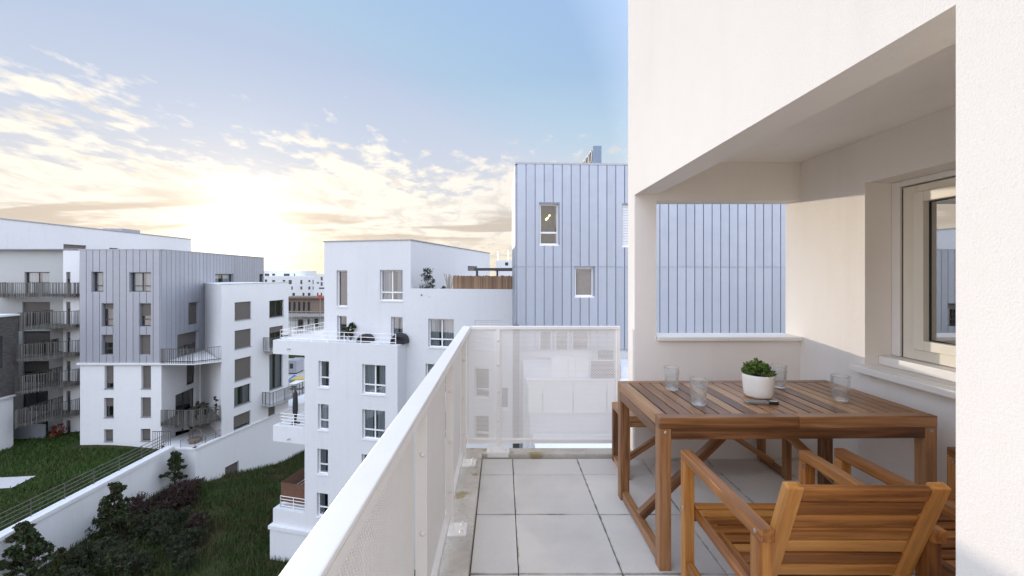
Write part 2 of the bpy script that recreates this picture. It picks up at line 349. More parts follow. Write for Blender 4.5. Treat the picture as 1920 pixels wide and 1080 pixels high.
class MB:
    def __init__(s): s.v = []; s.f = []
    def poly(s, *pts):
        i = len(s.v); s.v += [tuple(p) for p in pts]; s.f.append(tuple(range(i, i + len(pts))))
    def hexa(s, p):                                         # p: 4 bottom corners (ccw from above) + 4 top
        i = len(s.v); s.v += [tuple(q) for q in p]
        for f in ((3, 2, 1, 0), (4, 5, 6, 7), (0, 1, 5, 4), (1, 2, 6, 5), (2, 3, 7, 6), (3, 0, 4, 7)):
            s.f.append(tuple(i + k for k in f))
    def box(s, x0, x1, y0, y1, z0, z1):
        s.hexa([(x0, y0, z0), (x1, y0, z0), (x1, y1, z0), (x0, y1, z0), (x0, y0, z1), (x1, y0, z1), (x1, y1, z1), (x0, y1, z1)])
    def fbox(s, F, a0, a1, d0, d1, z0, z1):                 # box in a facade frame
        s.hexa([F.p(a0, d1, z0), F.p(a1, d1, z0), F.p(a1, d0, z0), F.p(a0, d0, z0), F.p(a0, d1, z1), F.p(a1, d1, z1), F.p(a1, d0, z1), F.p(a0, d0, z1)])
    def prism(s, pts, z0, z1):                              # pts ccw plan polygon
        n = len(pts); i = len(s.v)
        s.v += [(x, y, z0) for x, y in pts] + [(x, y, z1) for x, y in pts]
        s.f.append(tuple(i + k for k in reversed(range(n)))); s.f.append(tuple(i + n + k for k in range(n)))
        for k in range(n): s.f.append((i + k, i + (k + 1) % n, i + n + (k + 1) % n, i + n + k))
    def tube(s, pts, r, seg=6, r1=None):
        pts = [Vector(p) for p in pts]; n = len(pts); base = len(s.v)
        for k, p in enumerate(pts):
            d = (pts[min(k + 1, n - 1)] - pts[max(k - 1, 0)]).normalized()
            q = Vector((0, 0, 1)) if abs(d.z) < .9 else Vector((1, 0, 0))
            e1 = d.cross(q).normalized(); e2 = d.cross(e1)
            rr = r if r1 is None else r + (r1 - r) * k / max(1, n - 1)
            for j in range(seg):
                a = 2 * math.pi * j / seg; s.v.append(tuple(p + e1 * (math.cos(a) * rr) + e2 * (math.sin(a) * rr)))
        for k in range(n - 1):
            for j in range(seg):
                s.f.append((base + k * seg + j, base + k * seg + (j + 1) % seg, base + (k + 1) * seg + (j + 1) % seg, base + (k + 1) * seg + j))
        s.f.append(tuple(base + j for j in reversed(range(seg)))); s.f.append(tuple(base + (n - 1) * seg + j for j in range(seg)))
    def lathe(s, prof, seg=32, c=(0, 0, 0), rib=None, closed=True):
        base = len(s.v); n = len(prof)
        for (r, z) in prof:
            for j in range(seg):
                a = 2 * math.pi * j / seg
                rr = r * (rib(a, z) if rib else 1)
                s.v.append((c[0] + rr * math.cos(a), c[1] + rr * math.sin(a), c[2] + z))
        for k in range(n - 1):
            for j in range(seg):
                s.f.append((base + k * seg + j, base + k * seg + (j + 1) % seg, base + (k + 1) * seg + (j + 1) % seg, base + (k + 1) * seg + j))
        if closed:
            s.f.append(tuple(base + j for j in reversed(range(seg)))); s.f.append(tuple(base + (n - 1) * seg + j for j in range(seg)))
    def build(s, name, mat, parent=None, smooth=False, bevel=0.0, kind=None):
        off = root_off(parent)
        me = bpy.data.meshes.new(name)
        me.from_pydata([(x - off.x, y - off.y, z - off.z) for x, y, z in s.v], [], s.f)
        if bevel:
            bm = bmesh.new(); bm.from_mesh(me)
            bmesh.ops.bevel(bm, geom=[e for e in bm.edges if len(e.link_faces) == 2 and e.calc_face_angle(0) > .5], offset=bevel, segments=2, affect='EDGES', profile=.6)
            bm.to_mesh(me); bm.free()
        if smooth:
            me.polygons.foreach_set('use_smooth', [True] * len(me.polygons))
        me.update()
        o = link_mesh(name, me, mat, parent)
        if kind: o['kind'] = kind
        return o

def facade(mb, F, a0, a1, z0, z1, holes=(), depth=.25, d=0.0):
    """wall sheet with recessed openings"""
    holes = [(max(h[0], a0), min(h[1], a1), max(h[2], z0), min(h[3], z1)) for h in holes]
    holes = [h for h in holes if h[0] < h[1] - 1e-4 and h[2] < h[3] - 1e-4]
    A = sorted({a0, a1, *[h[0] for h in holes], *[h[1] for h in holes]})
    Z = sorted({z0, z1, *[h[2] for h in holes], *[h[3] for h in holes]})
    for i in range(len(A) - 1):
        for j in range(len(Z) - 1):
            am, zm = (A[i] + A[i + 1]) / 2, (Z[j] + Z[j + 1]) / 2
            if any(h[0] < am < h[1] and h[2] < zm < h[3] for h in holes): continue
            mb.poly(F.p(A[i], d, Z[j]), F.p(A[i + 1], d, Z[j]), F.p(A[i + 1], d, Z[j + 1]), F.p(A[i], d, Z[j + 1]))
    for (p, q, b, t_) in holes:
        e = d - depth
        mb.poly(F.p(p, d, b), F.p(p, d, t_), F.p(p, e, t_), F.p(p, e, b))
        mb.poly(F.p(q, d, t_), F.p(q, d, b), F.p(q, e, b), F.p(q, e, t_))
        mb.poly(F.p(p, d, t_), F.p(q, d, t_), F.p(q, e, t_), F.p(p, e, t_))
        mb.poly(F.p(q, d, b), F.p(p, d, b), F.p(p, e, b), F.p(q, e, b))

def add_window(parent, F, h, style='white', cols=1, transom=.28, depth=.25, shut=0.0, curtain=True, d=0.0, fr=.07, sill=True, room='interior'):
    p, q, b, t_ = h; e = d - depth
    fm = M['pvc'] if style == 'white' else M['dark_metal']
    mb = MB()
    mb.fbox(F, p, p + fr, e, e + .06, b, t_); mb.fbox(F, q - fr, q, e, e + .06, b, t_)
    mb.fbox(F, p + fr, q - fr, e, e + .06, b, b + fr); mb.fbox(F, p + fr, q - fr, e, e + .06, t_ - fr, t_)
    for c in range(1, cols):
        x = p + (q - p) * c / cols
        mb.fbox(F, x - fr * .6, x + fr * .6, e, e + .055, b + fr, t_ - fr)
    if transom:
        z = b + (t_ - b) * transom
        edges = [p + fr] + [p + (q - p) * c / cols for c in range(1, cols)] + [q - fr]
        for k in range(cols):
            l_ = edges[k] + (fr * .6 if k else 0); r_ = edges[k + 1] - (fr * .6 if k < cols - 1 else 0)
            mb.fbox(F, l_, r_, e, e + .053, z - fr * .6, z + fr * .6)
    w = mb.build('window', fm, parent)
    g = MB(); g.poly(F.p(p, e + .02, b), F.p(q, e + .02, b), F.p(q, e + .02, t_), F.p(p, e + .02, t_))
    g.build('pane', M['pane'], w)
    r = MB(); i = e - .7
    r.poly(F.p(p - .3, i, b - .2), F.p(q + .3, i, b - .2), F.p(q + .3, i, t_ + .2), F.p(p - .3, i, t_ + .2))
    for (A, B) in ((p - .3, p - .3), (q + .3, q + .3)):
        r.poly(F.p(A, i, b - .2), F.p(A, i, t_ + .2), F.p(A, e, t_ + .2), F.p(A, e, b - .2))
    r.poly(F.p(p - .3, i, t_ + .2), F.p(q + .3, i, t_ + .2), F.p(q + .3, e, t_ + .2), F.p(p - .3, e, t_ + .2))
    r.poly(F.p(p - .3, i, b - .2), F.p(p - .3, e, b - .2), F.p(q + .3, e, b - .2), F.p(q + .3, i, b - .2))
    r.build('room', M[room], w)
    if curtain:
        c = MB(); wid = q - p
        spans = [(p + .02, p + wid * random.uniform(.34, .52)), (q - wid * random.uniform(.30, .5), q - .02)]
        for (x0, x1) in spans:
            nseg = 14; prev = None
            for k in range(nseg + 1):
                x = x0 + (x1 - x0) * k / nseg; dd = e - .12 + .035 * math.sin(k * 2.1) + random.uniform(-.008, .008)
                if prev: c.poly(F.p(prev[0], prev[1], b), F.p(x, dd, b), F.p(x, dd, t_), F.p(prev[0], prev[1], t_))
                prev = (x, dd)
        c.build('curtain', M['curtain'], w)
    if shut > 0:
        s_ = MB(); z0 = t_ - (t_ - b) * shut; nsl = max(3, int((t_ - z0) / .12))
        for k in range(nsl):
            za = z0 + (t_ - z0) * k / nsl; zb = z0 + (t_ - z0) * (k + 1) / nsl
            s_.fbox(F, p + .01, q - .01, e + .07, e + .095, za, zb - .012)
        s_.build('shutter', M['white_shutter'] if style == 'white' else M['shutter'], w)
    if sill:
        s_ = MB(); s_.fbox(F, p - .03, q + .03, e + .06, d + .05, b - .05, b + .006)
        s_.build('sill', M['pvc'] if style == 'white' else M['coping'], w)
    return w

def panels(parent, F, a0, a1, z0, z1, step, mat, holes=(), d0=.003, d1=.045, gap=.03, name='cladding_panel', start=None):
    """upright sheets of cladding, each its own piece, cut round the openings"""
    x = a0 if start is None else start
    while x < a1 - .02:
        l_, r_ = max(a0, x) + gap / 2, min(a1, x + step) - gap / 2
        x += step
        if r_ - l_ < .04: continue
        mb = MB()
        hs = [h for h in holes if h[0] < r_ and h[1] > l_ and h[2] < z1 and h[3] > z0]
        A = sorted({l_, r_, *[min(max(v, l_), r_) for h in hs for v in h[:2]]})
        Z = sorted({z0, z1, *[min(max(v, z0), z1) for h in hs for v in h[2:]]})
        for i in range(len(A) - 1):
            for j in range(len(Z) - 1):
                am, zm = (A[i] + A[i + 1]) / 2, (Z[j] + Z[j + 1]) / 2
                if any(h[0] < am < h[1] and h[2] < zm < h[3] for h in hs): continue
                mb.fbox(F, A[i], A[i + 1], d0, d1, Z[j], Z[j + 1])
        if not mb.f: continue
        full = [h for h in hs if h[0] <= l_ + 1e-4 and h[1] >= r_ - 1e-4]
        if full:                                            # an opening as wide as the sheet leaves two sheets
            zc_ = (full[0][2] + full[0][3]) / 2
            for up in (False, True):
                m2 = MB(); idx = [i for i in range(0, len(mb.v), 8) if (mb.v[i][2] > zc_) == up]
                for i in idx: m2.hexa(mb.v[i:i + 8])
                if m2.f: m2.build(name, mat, parent)
        else: mb.build(name, mat, parent)

# leaf clouds -------------------------------------------------------
def leaf_mesh(name, centers, radii, per, size, mat, flat=.75, extra=None, aspect=.5):
    n = len(centers) * per
    c = np.repeat(np.array(centers, float), per, 0); r = np.repeat(np.array(radii, float), per)[:, None]
    dirs = rng.normal(size=(n, 3)); dirs /= np.linalg.norm(dirs, axis=1)[:, None]
    rad = rng.random((n, 1)) ** .45
    p = c + dirs * rad * r * np.array([1, 1, flat])
    a = rng.normal(size=(n, 3)); a /= np.linalg.norm(a, axis=1)[:, None]
    b = np.cross(a, rng.normal(size=(n, 3))); b /= np.linalg.norm(b, axis=1)[:, None] + 1e-9
    s = size * (.6 + .8 * rng.random((n, 1)))
    v = np.stack([p - a * s, p + b * s * aspect, p + a * s, p - b * s * aspect], 1).reshape(-1, 3)
    f = np.arange(n * 4).reshape(-1, 4)
    me = bpy.data.meshes.new(name)
    me.vertices.add(n * 4); me.vertices.foreach_set('co', v.ravel())
    me.loops.add(n * 4); me.loops.foreach_set('vertex_index', f.ravel().astype(np.int32))
    me.polygons.add(n); me.polygons.foreach_set('loop_start', np.arange(0, n * 4, 4, dtype=np.int32))
    me.update(); me.materials.append(mat)
    return me

def at(px, py, Y): return Vector(((px - VPX) * Y / FPX, Y, CAMZ - (py - VPY) * Y / FPX))
def onz(px, py, Z):
    Y = FPX * (CAMZ - Z) / (py - VPY); return Vector(((px - VPX) * Y / FPX, Y, Z))

# ================================================================== LARGE STRUCTURE
GZ = -16.7; RZ = -14.4
GS = -19.5
def zg(y):
    k = min(1, max(0, (y - 34) / 15)); return GZ + (GS - GZ) * k * k * (3 - 2 * k)
g = MB(); yk = [-60, 0, 30] + [34 + 1.25 * k for k in range(13)] + [80, 1800]
for k in range(len(yk) - 1): g.poly((-900, yk[k], zg(yk[k]) - .02), (900, yk[k], zg(yk[k]) - .02), (900, yk[k + 1], zg(yk[k + 1]) - .02), (-900, yk[k + 1], zg(yk[k + 1]) - .02))
setp(g.build('ground', M['lawn']), kind='structure')
# raised lawn behind the retaining wall, a gently humped sheet
nx, ny = 60, 44; v = []; f = []
for j in range(ny + 1):
    for i in range(nx + 1):
        x = -120 + (120 - 28.75) * i / nx; y = -25 + 68.5 * j / ny
        z = RZ + .25 * math.sin(x * .35 + y * .2) + .35 * max(0, min(1, (-x - 30) / 10)) * max(0, min(1, (y - 24) / 8)) - (.2 if i == nx else 0)
        v.append((x, y, z))
for j in range(ny):
    for i in range(nx):
        k = j * (nx + 1) + i; f.append((k, k + 1, k + nx + 2, k + nx + 1))
g = MB(); g.v = v; g.f = f
rl = g.build('terrain', M['lawn'], smooth=True); setp(rl, kind='structure')

# ---------------- our own building (loggia, facade, pier)
home = thing('apartment_building', 'near white stucco facade with open loggia and window, right beside the terrace', 'building', (1.03, 3.3, 0))
mb = MB(); XW = 1.03; XI = 1.20; XR = 2.32; YF = 3.30; YB = 3.47; YN = .962
HX = 6.5; HT = 9.0
LW = Fr((XW, HX), (0, -1))
# left face of the wall, three butted sheets in one plane, and its returns
def lq(y0, y1, z0, z1): mb.poly((XW, y1, z0), (XW, y0, z0), (XW, y0, z1), (XW, y1, z1))
lq(-3, YN, -.3, 2.055); lq(-3, YN, 2.055, HT); lq(YN, YF, 2.055, HT); lq(YF, YB, 2.055, HT); lq(YF, YB, -.3, 2.055)
mb.poly((XW, YN, 0), (XW, YN, 2.055), (XI + 1.6, YN, 2.055), (XI + 1.6, YN, 0))             # end of the near pier
mb.poly((XW, YN, 2.055), (XW, YF, 2.055), (XI, YF, 2.055), (XI, YN, 2.055))                 # underside of the front beam
mb.poly((XI, YN, 2.055), (XI, YF, 2.055), (XI, YF, 2.305), (XI, YN, 2.305))                 # back of the front beam
mb.poly((XI, YN, 2.305), (XI, YF, 2.305), (XR, YF, 2.305), (XR, YN, 2.305))                 # ceiling
mb.poly((XW, YF, -.3), (XI, YF, -.3), (XI, YF, 2.055), (XW, YF, 2.055))                     # far pillar, front
mb.poly((XI, YF, -.3), (XR, YF, -.3), (XR, YF, .92), (XI, YF, .92))                         # parapet, front
mb.poly((XI, YF, .92), (XR, YF, .92), (XR, YB, .92), (XI, YB, .92))                         # parapet, top
mb.poly((XI, YF, .92), (XI, YB, .92), (XI, YB, 2.01), (XI, YF, 2.01))                       # far pillar, right side
mb.poly((XI, YF, 2.01), (XR, YF, 2.01), (XR, YF, 2.305), (XI, YF, 2.305))                   # lintel, front
mb.poly((XI, YF, 2.01), (XI, YB, 2.01), (XR, YB, 2.01), (XR, YF, 2.01))                     # lintel, underside
mb.poly((HX, YB, -.3), (XW, YB, -.3), (XW, YB, .92), (HX, YB, .92)); mb.poly((HX, YB, 2.01), (XW, YB, 2.01), (XW, YB, HT), (HX, YB, HT))
mb.poly((XI, YB, .92), (XW, YB, .92), (XW, YB, 2.01), (XI, YB, 2.01)); mb.poly((HX, YB, .92), (XR, YB, .92), (XR, YB, 2.01), (HX, YB, 2.01))
mb.poly((XW, -3, HT), (HX, -3, HT), (HX, YB, HT), (XW, YB, HT)); mb.poly((HX, -3, -.3), (HX, YB, -.3), (HX, YB, HT), (HX, -3, HT))
mb.poly((XW, -3, -.3), (HX, -3, -.3), (HX, -3, HT), (XW, -3, HT))
RW = Fr((XR, YB), (0, -1))
wh = (YB - 2.71, YB - 1.25, .861, 2.02)
facade(mb, RW, 0, YB - YF, -.3, 2.01)
facade(mb, RW, YB - YF, YB - YN, -.3, 2.305, [wh], .24)
mb.build('wall', M['stucco'], home)
# storeys below the terrace
mb = MB(); mb.box(-.36, 6.5, -3, 3.425, -1.2, -.31); mb.box(.6, 6.5, -3, 3.2, -16.7, -1.21)
mb.build('lower_wall', M['stucco_far'], home)
# parapet capping in two pieces
xj = 1.742
for (x0, x1) in ((XI + .004, xj - .002), (xj + .002, XR - .003)):
    mb = MB(); mb.box(x0, x1, YF - .035, YB + .03, .921, .951); mb.build('parapet_cap', M['white_metal'], home, bevel=.004)
# loggia window
D = -.18
win = MB()
a0 = YB - 2.64; a1 = wh[1]
win.fbox(RW, a0, a0 + .08, D - .055, D + .003, .922, 1.975); win.fbox(RW, a0 + .08, a1, D - .055, D + .003, .922, .985); win.fbox(RW, a0 + .08, a1, D - .055, D + .003, 1.93, 1.975)
wo = win.build('window', M['cream_frame'], home, bevel=.004)
s_ = MB(); b0 = a0 + .082
s_.fbox(RW, b0, b0 + .062, D - .05, D + .022, .987, 1.928); s_.fbox(RW, b0 + .062, a1, D - .05, D + .022, .987, 1.045); s_.fbox(RW, b0 + .062, a1, D - .05, D + .022, 1.868, 1.928)
s_.build('sash', M['cream_frame'], wo, bevel=.005)
s_ = MB(); s_.fbox(RW, b0 + .062, a1, D - .024, D - .020, 1.045, 1.868); s_.build('pane', M['pane_near'], wo)
s_ = MB(); s_.fbox(RW, b0 + .0622, b0 + .067, D - .0198, D - .014, 1.046, 1.867); s_.fbox(RW, b0 + .0675, a1, D - .0198, D - .014, 1.862, 1.867); s_.fbox(RW, b0 + .0675, a1, D - .0198, D - .014, 1.046, 1.051)
s_.fbox(RW, a0 - .012, a0 - .001, D - .05, D - .004, .922, 1.975)
s_.build('gasket', M['rubber'], wo)
s_ = MB(); s_.fbox(RW, wh[0] + .002, a0 - .013, D - .05, D + .012, .922, 2.018); s_.fbox(RW, a0 - .012, a1, D - .05, D + .012, 1.983, 2.018)
s_.build('shutter_guide', M['white_metal'], wo, bevel=.003)
s_ = MB(); s_.fbox(RW, wh[0] + .002, a1, D - .06, D + .095, .863, .918); s_.build('sill_step', M['white_metal'], wo, bevel=.006)
s_ = MB(); s_.fbox(RW, wh[0] - .03, a1 + .03, -.085, .075, .816, .859); s_.build('sill', M['white_metal'], wo, bevel=.007)
s_ = MB()
i0, i1 = RW.p(a0 + .07, D - .06, 0), RW.p(a1 - .05, D - 1.6, 0)
x0, x1 = i0[0], i1[0]; y0, y1 = i1[1], i0[1]
s_.poly((x1, y0, .9), (x1, y1, .9), (x1, y1, 2.0), (x1, y0, 2.0)); s_.poly((x0, y1, .9), (x1, y1, .9), (x1, y1, 2), (x0, y1, 2))
s_.poly((x0, y0, .9), (x1, y0, .9), (x1, y0, 2), (x0, y0, 2)); s_.poly((x0, y0, .9), (x1, y0, .9), (x1, y1, .9), (x0, y1, .9)); s_.poly((x0, y0, 2), (x1, y0, 2), (x1, y1, 2), (x0, y1, 2))
s_.build('room', M['interior'], wo)
s_ = MB(); s_.lathe([(.0045, 0), (.0045, .004)], 8); me_ = s_.build('screw', M['steel'], wo)
me_.matrix_basis = Matrix.Translation(Vector(RW.p(b0 + .025, D + .022, 1.80)) - OFF[home.name]) @ Matrix.Rotation(R(-90), 4, 'Y')

# ---------------- terrace floor: slab, tiles, kerb
fl = MB(); fl.box(-.36, 2.32, -3, 3.425, -.30, -.045)
floor = setp(fl.build('terrace_floor', M['dark_metal']), kind='structure')
def bevel_box_mesh(name, sx, sy, sz, bev, mat, seg=1):
    bm = bmesh.new(); bmesh.ops.create_cube(bm, size=1)
    bmesh.ops.scale(bm, vec=(sx, sy, sz), verts=bm.verts)
    if bev: bmesh.ops.bevel(bm, geom=bm.edges[:], offset=bev, segments=seg, affect='EDGES', profile=.6)
    me = bpy.data.meshes.new(name); bm.to_mesh(me); bm.free(); me.materials.append(mat)
    return me
TILES = {}
xs = [-.156, .078] + [.078 + .5 * k for k in range(1, 5)] + [2.318]
ys = [2.035 + .5 * k for k in range(-7, 3)] + [3.296]
for i in range(len(xs) - 1):
    for j in range(len(ys) - 1):
        sx, sy = xs[i + 1] - xs[i] - .0048, ys[j + 1] - ys[j] - .0048
        if xs[i] > 1.0 and ys[j] < .5: continue
        key = (round(sx, 3), round(sy, 3))
        if key not in TILES: TILES[key] = bevel_box_mesh('tile', sx, sy, .04, .002, M['tile'])
        o = link_mesh('tile', TILES[key], None, floor)
        o.location = ((xs[i] + xs[i + 1]) / 2, (ys[j] + ys[j + 1]) / 2, -.020 + random.uniform(-.0012, .0012))
        o.rotation_euler = (random.uniform(-.0015, .0015), random.uniform(-.0015, .0015), random.uniform(-.001, .001))
kb = MB()
kb.prism([(-.36, -3), (-.159, -3), (-.159, 3.315), (-.36, 3.315)], -.044, .031)
kb.prism([(-.36, 3.316), (1.028, 3.316), (1.028, 3.425), (-.36, 3.425)], -.044, .031)
setp(kb.build('kerb', M['kerb'], bevel=.006), kind='structure')

# ---------------- perforated balustrade
def perforated(name, w, h, p=.012, r=.0036, th=.002, frame=.03, mat=None):
    """sheet in the local XZ plane, front towards -Y, with round holes as real openings"""
    row = p * .866; nxh = int((w - 2 * frame) / p); nzh = int((h - 2 * frame) / row)
    x0 = (w - nxh * p) / 2; z0 = (h - nzh * row) / 2
    hexa = [(math.cos(R(60 * k)) * r, math.sin(R(60 * k)) * r) for k in range(6)]
    outer = [(p / 2, 0), (p / 2, row / 2), (-p / 2, row / 2), (-p / 2, 0), (-p / 2, -row / 2), (p / 2, -row / 2)]
    cx, cz = [], []
    for j in range(nzh):
        o = p / 2 if j % 2 else 0; n = nxh - (1 if j % 2 else 0)
        cx.append(x0 + o + p / 2 + p * np.arange(n)); cz.append(np.full(n, z0 + row * (j + .5)))
    cx = np.concatenate(cx); cz = np.concatenate(cz); N = len(cx)
    loc = np.array([(x, 0, z) for x, z in hexa] + [(x, 0, z) for x, z in outer] + [(x, th, z) for x, z in hexa])
    V = (loc[None] + np.stack([cx, np.zeros(N), cz], 1)[:, None]).reshape(-1, 3)
    q = []
    for k in range(6):
        k2 = (k + 1) % 6
        q.append((k, 6 + k, 6 + k2, k2)); q.append((k2, 12 + k2, 12 + k, k))
    F_ = (np.array(q)[None] + (np.arange(N) * 18)[:, None, None]).reshape(-1, 4)
    ex_v, ex_f = [], []
    def quad(xa, xb, za, zb):
        i = len(V) + len(ex_v); ex_v.extend([(xa, 0, za), (xb, 0, za), (xb, 0, zb), (xa, 0, zb)]); ex_f.append((i, i + 1, i + 2, i + 3))
    quad(0, w, 0, z0); quad(0, w, z0 + nzh * row, h); quad(0, x0, z0, z0 + nzh * row); quad(x0 + nxh * p, w, z0, z0 + nzh * row)
    for j in range(1, nzh, 2):
        quad(x0, x0 + p / 2, z0 + row * j, z0 + row * (j + 1)); quad(x0 + nxh * p - p / 2, x0 + nxh * p, z0 + row * j, z0 + row * (j + 1))
    V = np.concatenate([V, np.array(ex_v)]); F_ = np.concatenate([F_, np.array(ex_f)])
    me = bpy.data.meshes.new(name)
    me.vertices.add(len(V)); me.vertices.foreach_set('co', V.ravel())
    me.loops.add(F_.size); me.loops.foreach_set('vertex_index', F_.ravel().astype(np.int32))
    me.polygons.add(len(F_)); me.polygons.foreach_set('loop_start', np.arange(0, F_.size, 4, dtype=np.int32))
    me.update(); me.materials.append(mat)
    return me
rail = thing('balcony_railing', 'white perforated metal balustrade with flat top rail around the terrace', 'railing', (-.30, 2.3, .045))
RO = OFF[rail.name]
XP = -.312; YP = 3.452; PZ0, PZ1 = .085, .995
posts_y = [-.95, -.13, .69, 1.51, 2.325, 3.14]
bay = perforated('panel', .80, PZ1 - PZ0, mat=M['white_metal'])
for k in range(len(posts_y) - 1):
    o = link_mesh('panel', bay, None, rail); o.rotation_euler = (0, 0, R(90))
    o.location = Vector((XP, (posts_y[k] + posts_y[k + 1]) / 2 - .40, PZ0)) - RO
o = link_mesh('panel', perforated('panel_end', .285, PZ1 - PZ0, mat=M['white_metal'], frame=.012), None, rail); o.rotation_euler = (0, 0, R(90)); o.location = Vector((XP, 3.155, PZ0)) - RO
for (x0, x1) in ((-.290, -.052), (-.018, .928)):
    o = link_mesh('panel', perforated('panel_back', x1 - x0, PZ1 - PZ0, mat=M['white_metal'], frame=.006), None, rail); o.location = Vector((x0, YP, PZ0)) - RO
mb = MB()
mb.hexa([(-.322, -1.0, .998), (-.260, -1.0, .998), (-.260, 3.434, .998), (-.322, 3.480, .998), (-.322, -1.0, 1.012), (-.260, -1.0, 1.012), (-.260, 3.434, 1.012), (-.322, 3.480, 1.012)])
mb.build('top_rail', M['white_metal'], rail, bevel=.004)
mb = MB(); mb.box(-.266, -.2605, -1.0, 3.43, .972, .9975); mb.build('rail_lip', M['white_metal'], rail)
mb = MB(); mb.box(-.259, .957, 3.436, 3.480, .986, 1.012); mb.build('top_rail', M['white_metal'], rail, bevel=.004)
mb = MB(); mb.box(.930, .957, 3.438, 3.470, .07, .9855); mb.build('end_post', M['white_metal'], rail, bevel=.003)
mb = MB(); mb.box(-.318, -.286, -1, 3.44, .083, .124); mb.build('bottom_rail', M['white_metal'], rail, bevel=.003)
mb = MB(); mb.box(-.284, .929, 3.440, 3.472, .060, .092); mb.build('bottom_rail', M['white_metal'], rail, bevel=.003)
def bolt_mesh(r, h):
    mb = MB(); mb.lathe([(r * 1.5, 0), (r * 1.5, .002), (r, .0021), (r * .95, h * .6), (r * .55, h)], 10)
    return mb
bm_ = bolt_mesh(.0085, .018).build('bolt', M['white_metal'], None, smooth=True); BOLT = bm_.data; bpy.data.objects.remove(bm_)
bm_ = bolt_mesh(.007, .007).build('rivet', M['white_metal'], None, smooth=True); RIVET = bm_.data; bpy.data.objects.remove(bm_)
for y in posts_y:
    mb = MB(); mb.box(-.309, -.268, y - .006, y + .006, .044, .9965); po = mb.build('post', M['white_metal'], rail, bevel=.002)
    mb = MB(); mb.box(-.300, -.195, y - .055, y + .055, .0315, .0435); pl_ = mb.build('base_plate', M['white_metal'], po, bevel=.002)
    for dy in (-.033, .033):
        b = link_mesh('bolt', BOLT, None, po); b.location = Vector((-.222, y + dy, .0435)) - RO
    for z in (.25, .52, .80):
        b = link_mesh('rivet', RIVET, None, po); b.location = Vector((-.284, y - .006, z)) - RO; b.rotation_euler = (R(90), 0, 0)
mb = MB(); mb.box(-.050, -.020, 3.432, 3.450, .020, .9855); po = mb.build('post', M['white_metal'], rail, bevel=.002)
mb = MB(); mb.box(-.125, .055, 3.309, 3.431, .0315, .0425); mb.build('base_plate', M['white_metal'], po, bevel=.002)
mb = MB(); mb.box(-.118, .048, 3.308, 3.3145, .003, .0313); mb.build('base_plate', M['white_metal'], po)
for dx_ in (-.095, .025):
    b = link_mesh('bolt', BOLT, None, po); b.location = Vector((dx_, 3.352, .0425)) - RO
for z in (.25, .48, .70, .90):
    b = link_mesh('rivet', RIVET, None, po); b.location = Vector((-.035, 3.432, z)) - RO; b.rotation_euler = (R(90), 0, 0)

# ================================================================== BUILDING W (white blocks in the middle)
UW = Vector((.971, -.239)).normalized(); VW = Vector((.239, .971)).normalized()
Cw = Vector((-5.63, 26.0)); wb = thing('apartment_building', 'bright white stepped block in the middle with railed terrace and rooftop reed fence', 'building', (-8, 27, GZ))
FU = Fr(Cw - UW * 6.1, UW); FV = Fr(Cw, VW)
ZH, ZT, ZL = 3.47, -2.82, .50
hu = [FU.rect(631, 507, 651, 575), FU.rect(712, 506, 755, 564), FU.rect(733, 594, 755, 634), FU.rect(632, 592, 650, 640)]
hr = [FU.rect(803, 598, 851, 652), FU.rect(890, 601, 945, 655), FU.rect(889, 690, 917, 747), FU.rect(934, 727, 953, 768), FU.rect(889, 780, 917, 826), FU.rect(798, 683, 846, 738), FU.rect(798, 770, 846, 826)]
mb = MB()
facade(mb, FU, 0, 6.1, ZT - .3, ZH, hu); facade(mb, FU, 6.1, 12.5, GS, ZL, hr); facade(mb, FU, 4.9, 6.1, GS, ZT - .3)
hv = [FV.rect(877, 499, 895, 508)]
facade(mb, FV, 0, 18.1, ZL - 1.2, ZH, hv, .15)
mb.poly(FU.p(0, 0, ZT - .3), FU.p(0, 0, ZH), FU.p(0, -18.1, ZH), FU.p(0, -18.1, ZT - .3))
mb.poly(FU.p(0, -18.1, ZT), FU.p(0, -18.1, ZH), FU.p(6.1, -18.1, ZH), FU.p(6.1, -18.1, ZT))
mb.poly(FU.p(12.5, 0, GZ), FU.p(12.5, -18, GZ), FU.p(12.5, -18, ZL), FU.p(12.5, 0, ZL))
mb.fbox(FU, 6.1, 12.5, -.25, -.002, ZL - 1.2, ZL - .001)
# lower block
FL = Fr(Vector((-6.17, 24.9)) - UW * 8.7, UW); FLV = Fr(Vector((-6.17, 24.9)), VW)
hl = [FL.rect(*r_) for r_ in ((597, 677, 617, 727), (679, 684, 723, 740), (596, 758, 616, 807), (679, 769, 722, 825), (595, 842, 615, 890), (678, 854, 722, 908), (594, 925, 615, 970), (678, 940, 722, 992))]
ZS = -3.70
facade(mb, FL, 0, 2.35, ZS, ZT); facade(mb, FL, 2.35, 8.7, -14.6, ZT, hl)
facade(mb, FLV, 0, 1.6, -14.6, ZT)
mb.poly(FL.p(0, 0, ZS), FL.p(0, 0, ZT), FL.p(0, -5.5, ZT), FL.p(0, -5.5, ZS)); mb.poly(FL.p(0, 0, ZS), FL.p(0, -5.5, ZS), FL.p(2.35, -5.5, ZS), FL.p(2.35, 0, ZS))
mb.poly(FL.p(2.35, 0, -14.6), FL.p(2.35, -9, -14.6), FL.p(2.35, -9, ZS), FL.p(2.35, 0, ZS))
mb.poly(FL.p(0, 0, ZT), FL.p(8.7, 0, ZT), FL.p(8.7, -5.5, ZT), FL.p(0, -5.5, ZT))
mb.fbox(FL, -.12, 8.8, -9, .12, GS, -14.62)
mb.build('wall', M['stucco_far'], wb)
mb = MB(); mb.fbox(FU, -.05, 6.15, -18.1, .05, ZH + .001, ZH + .06); mb.build('roof', M['coping'], wb)
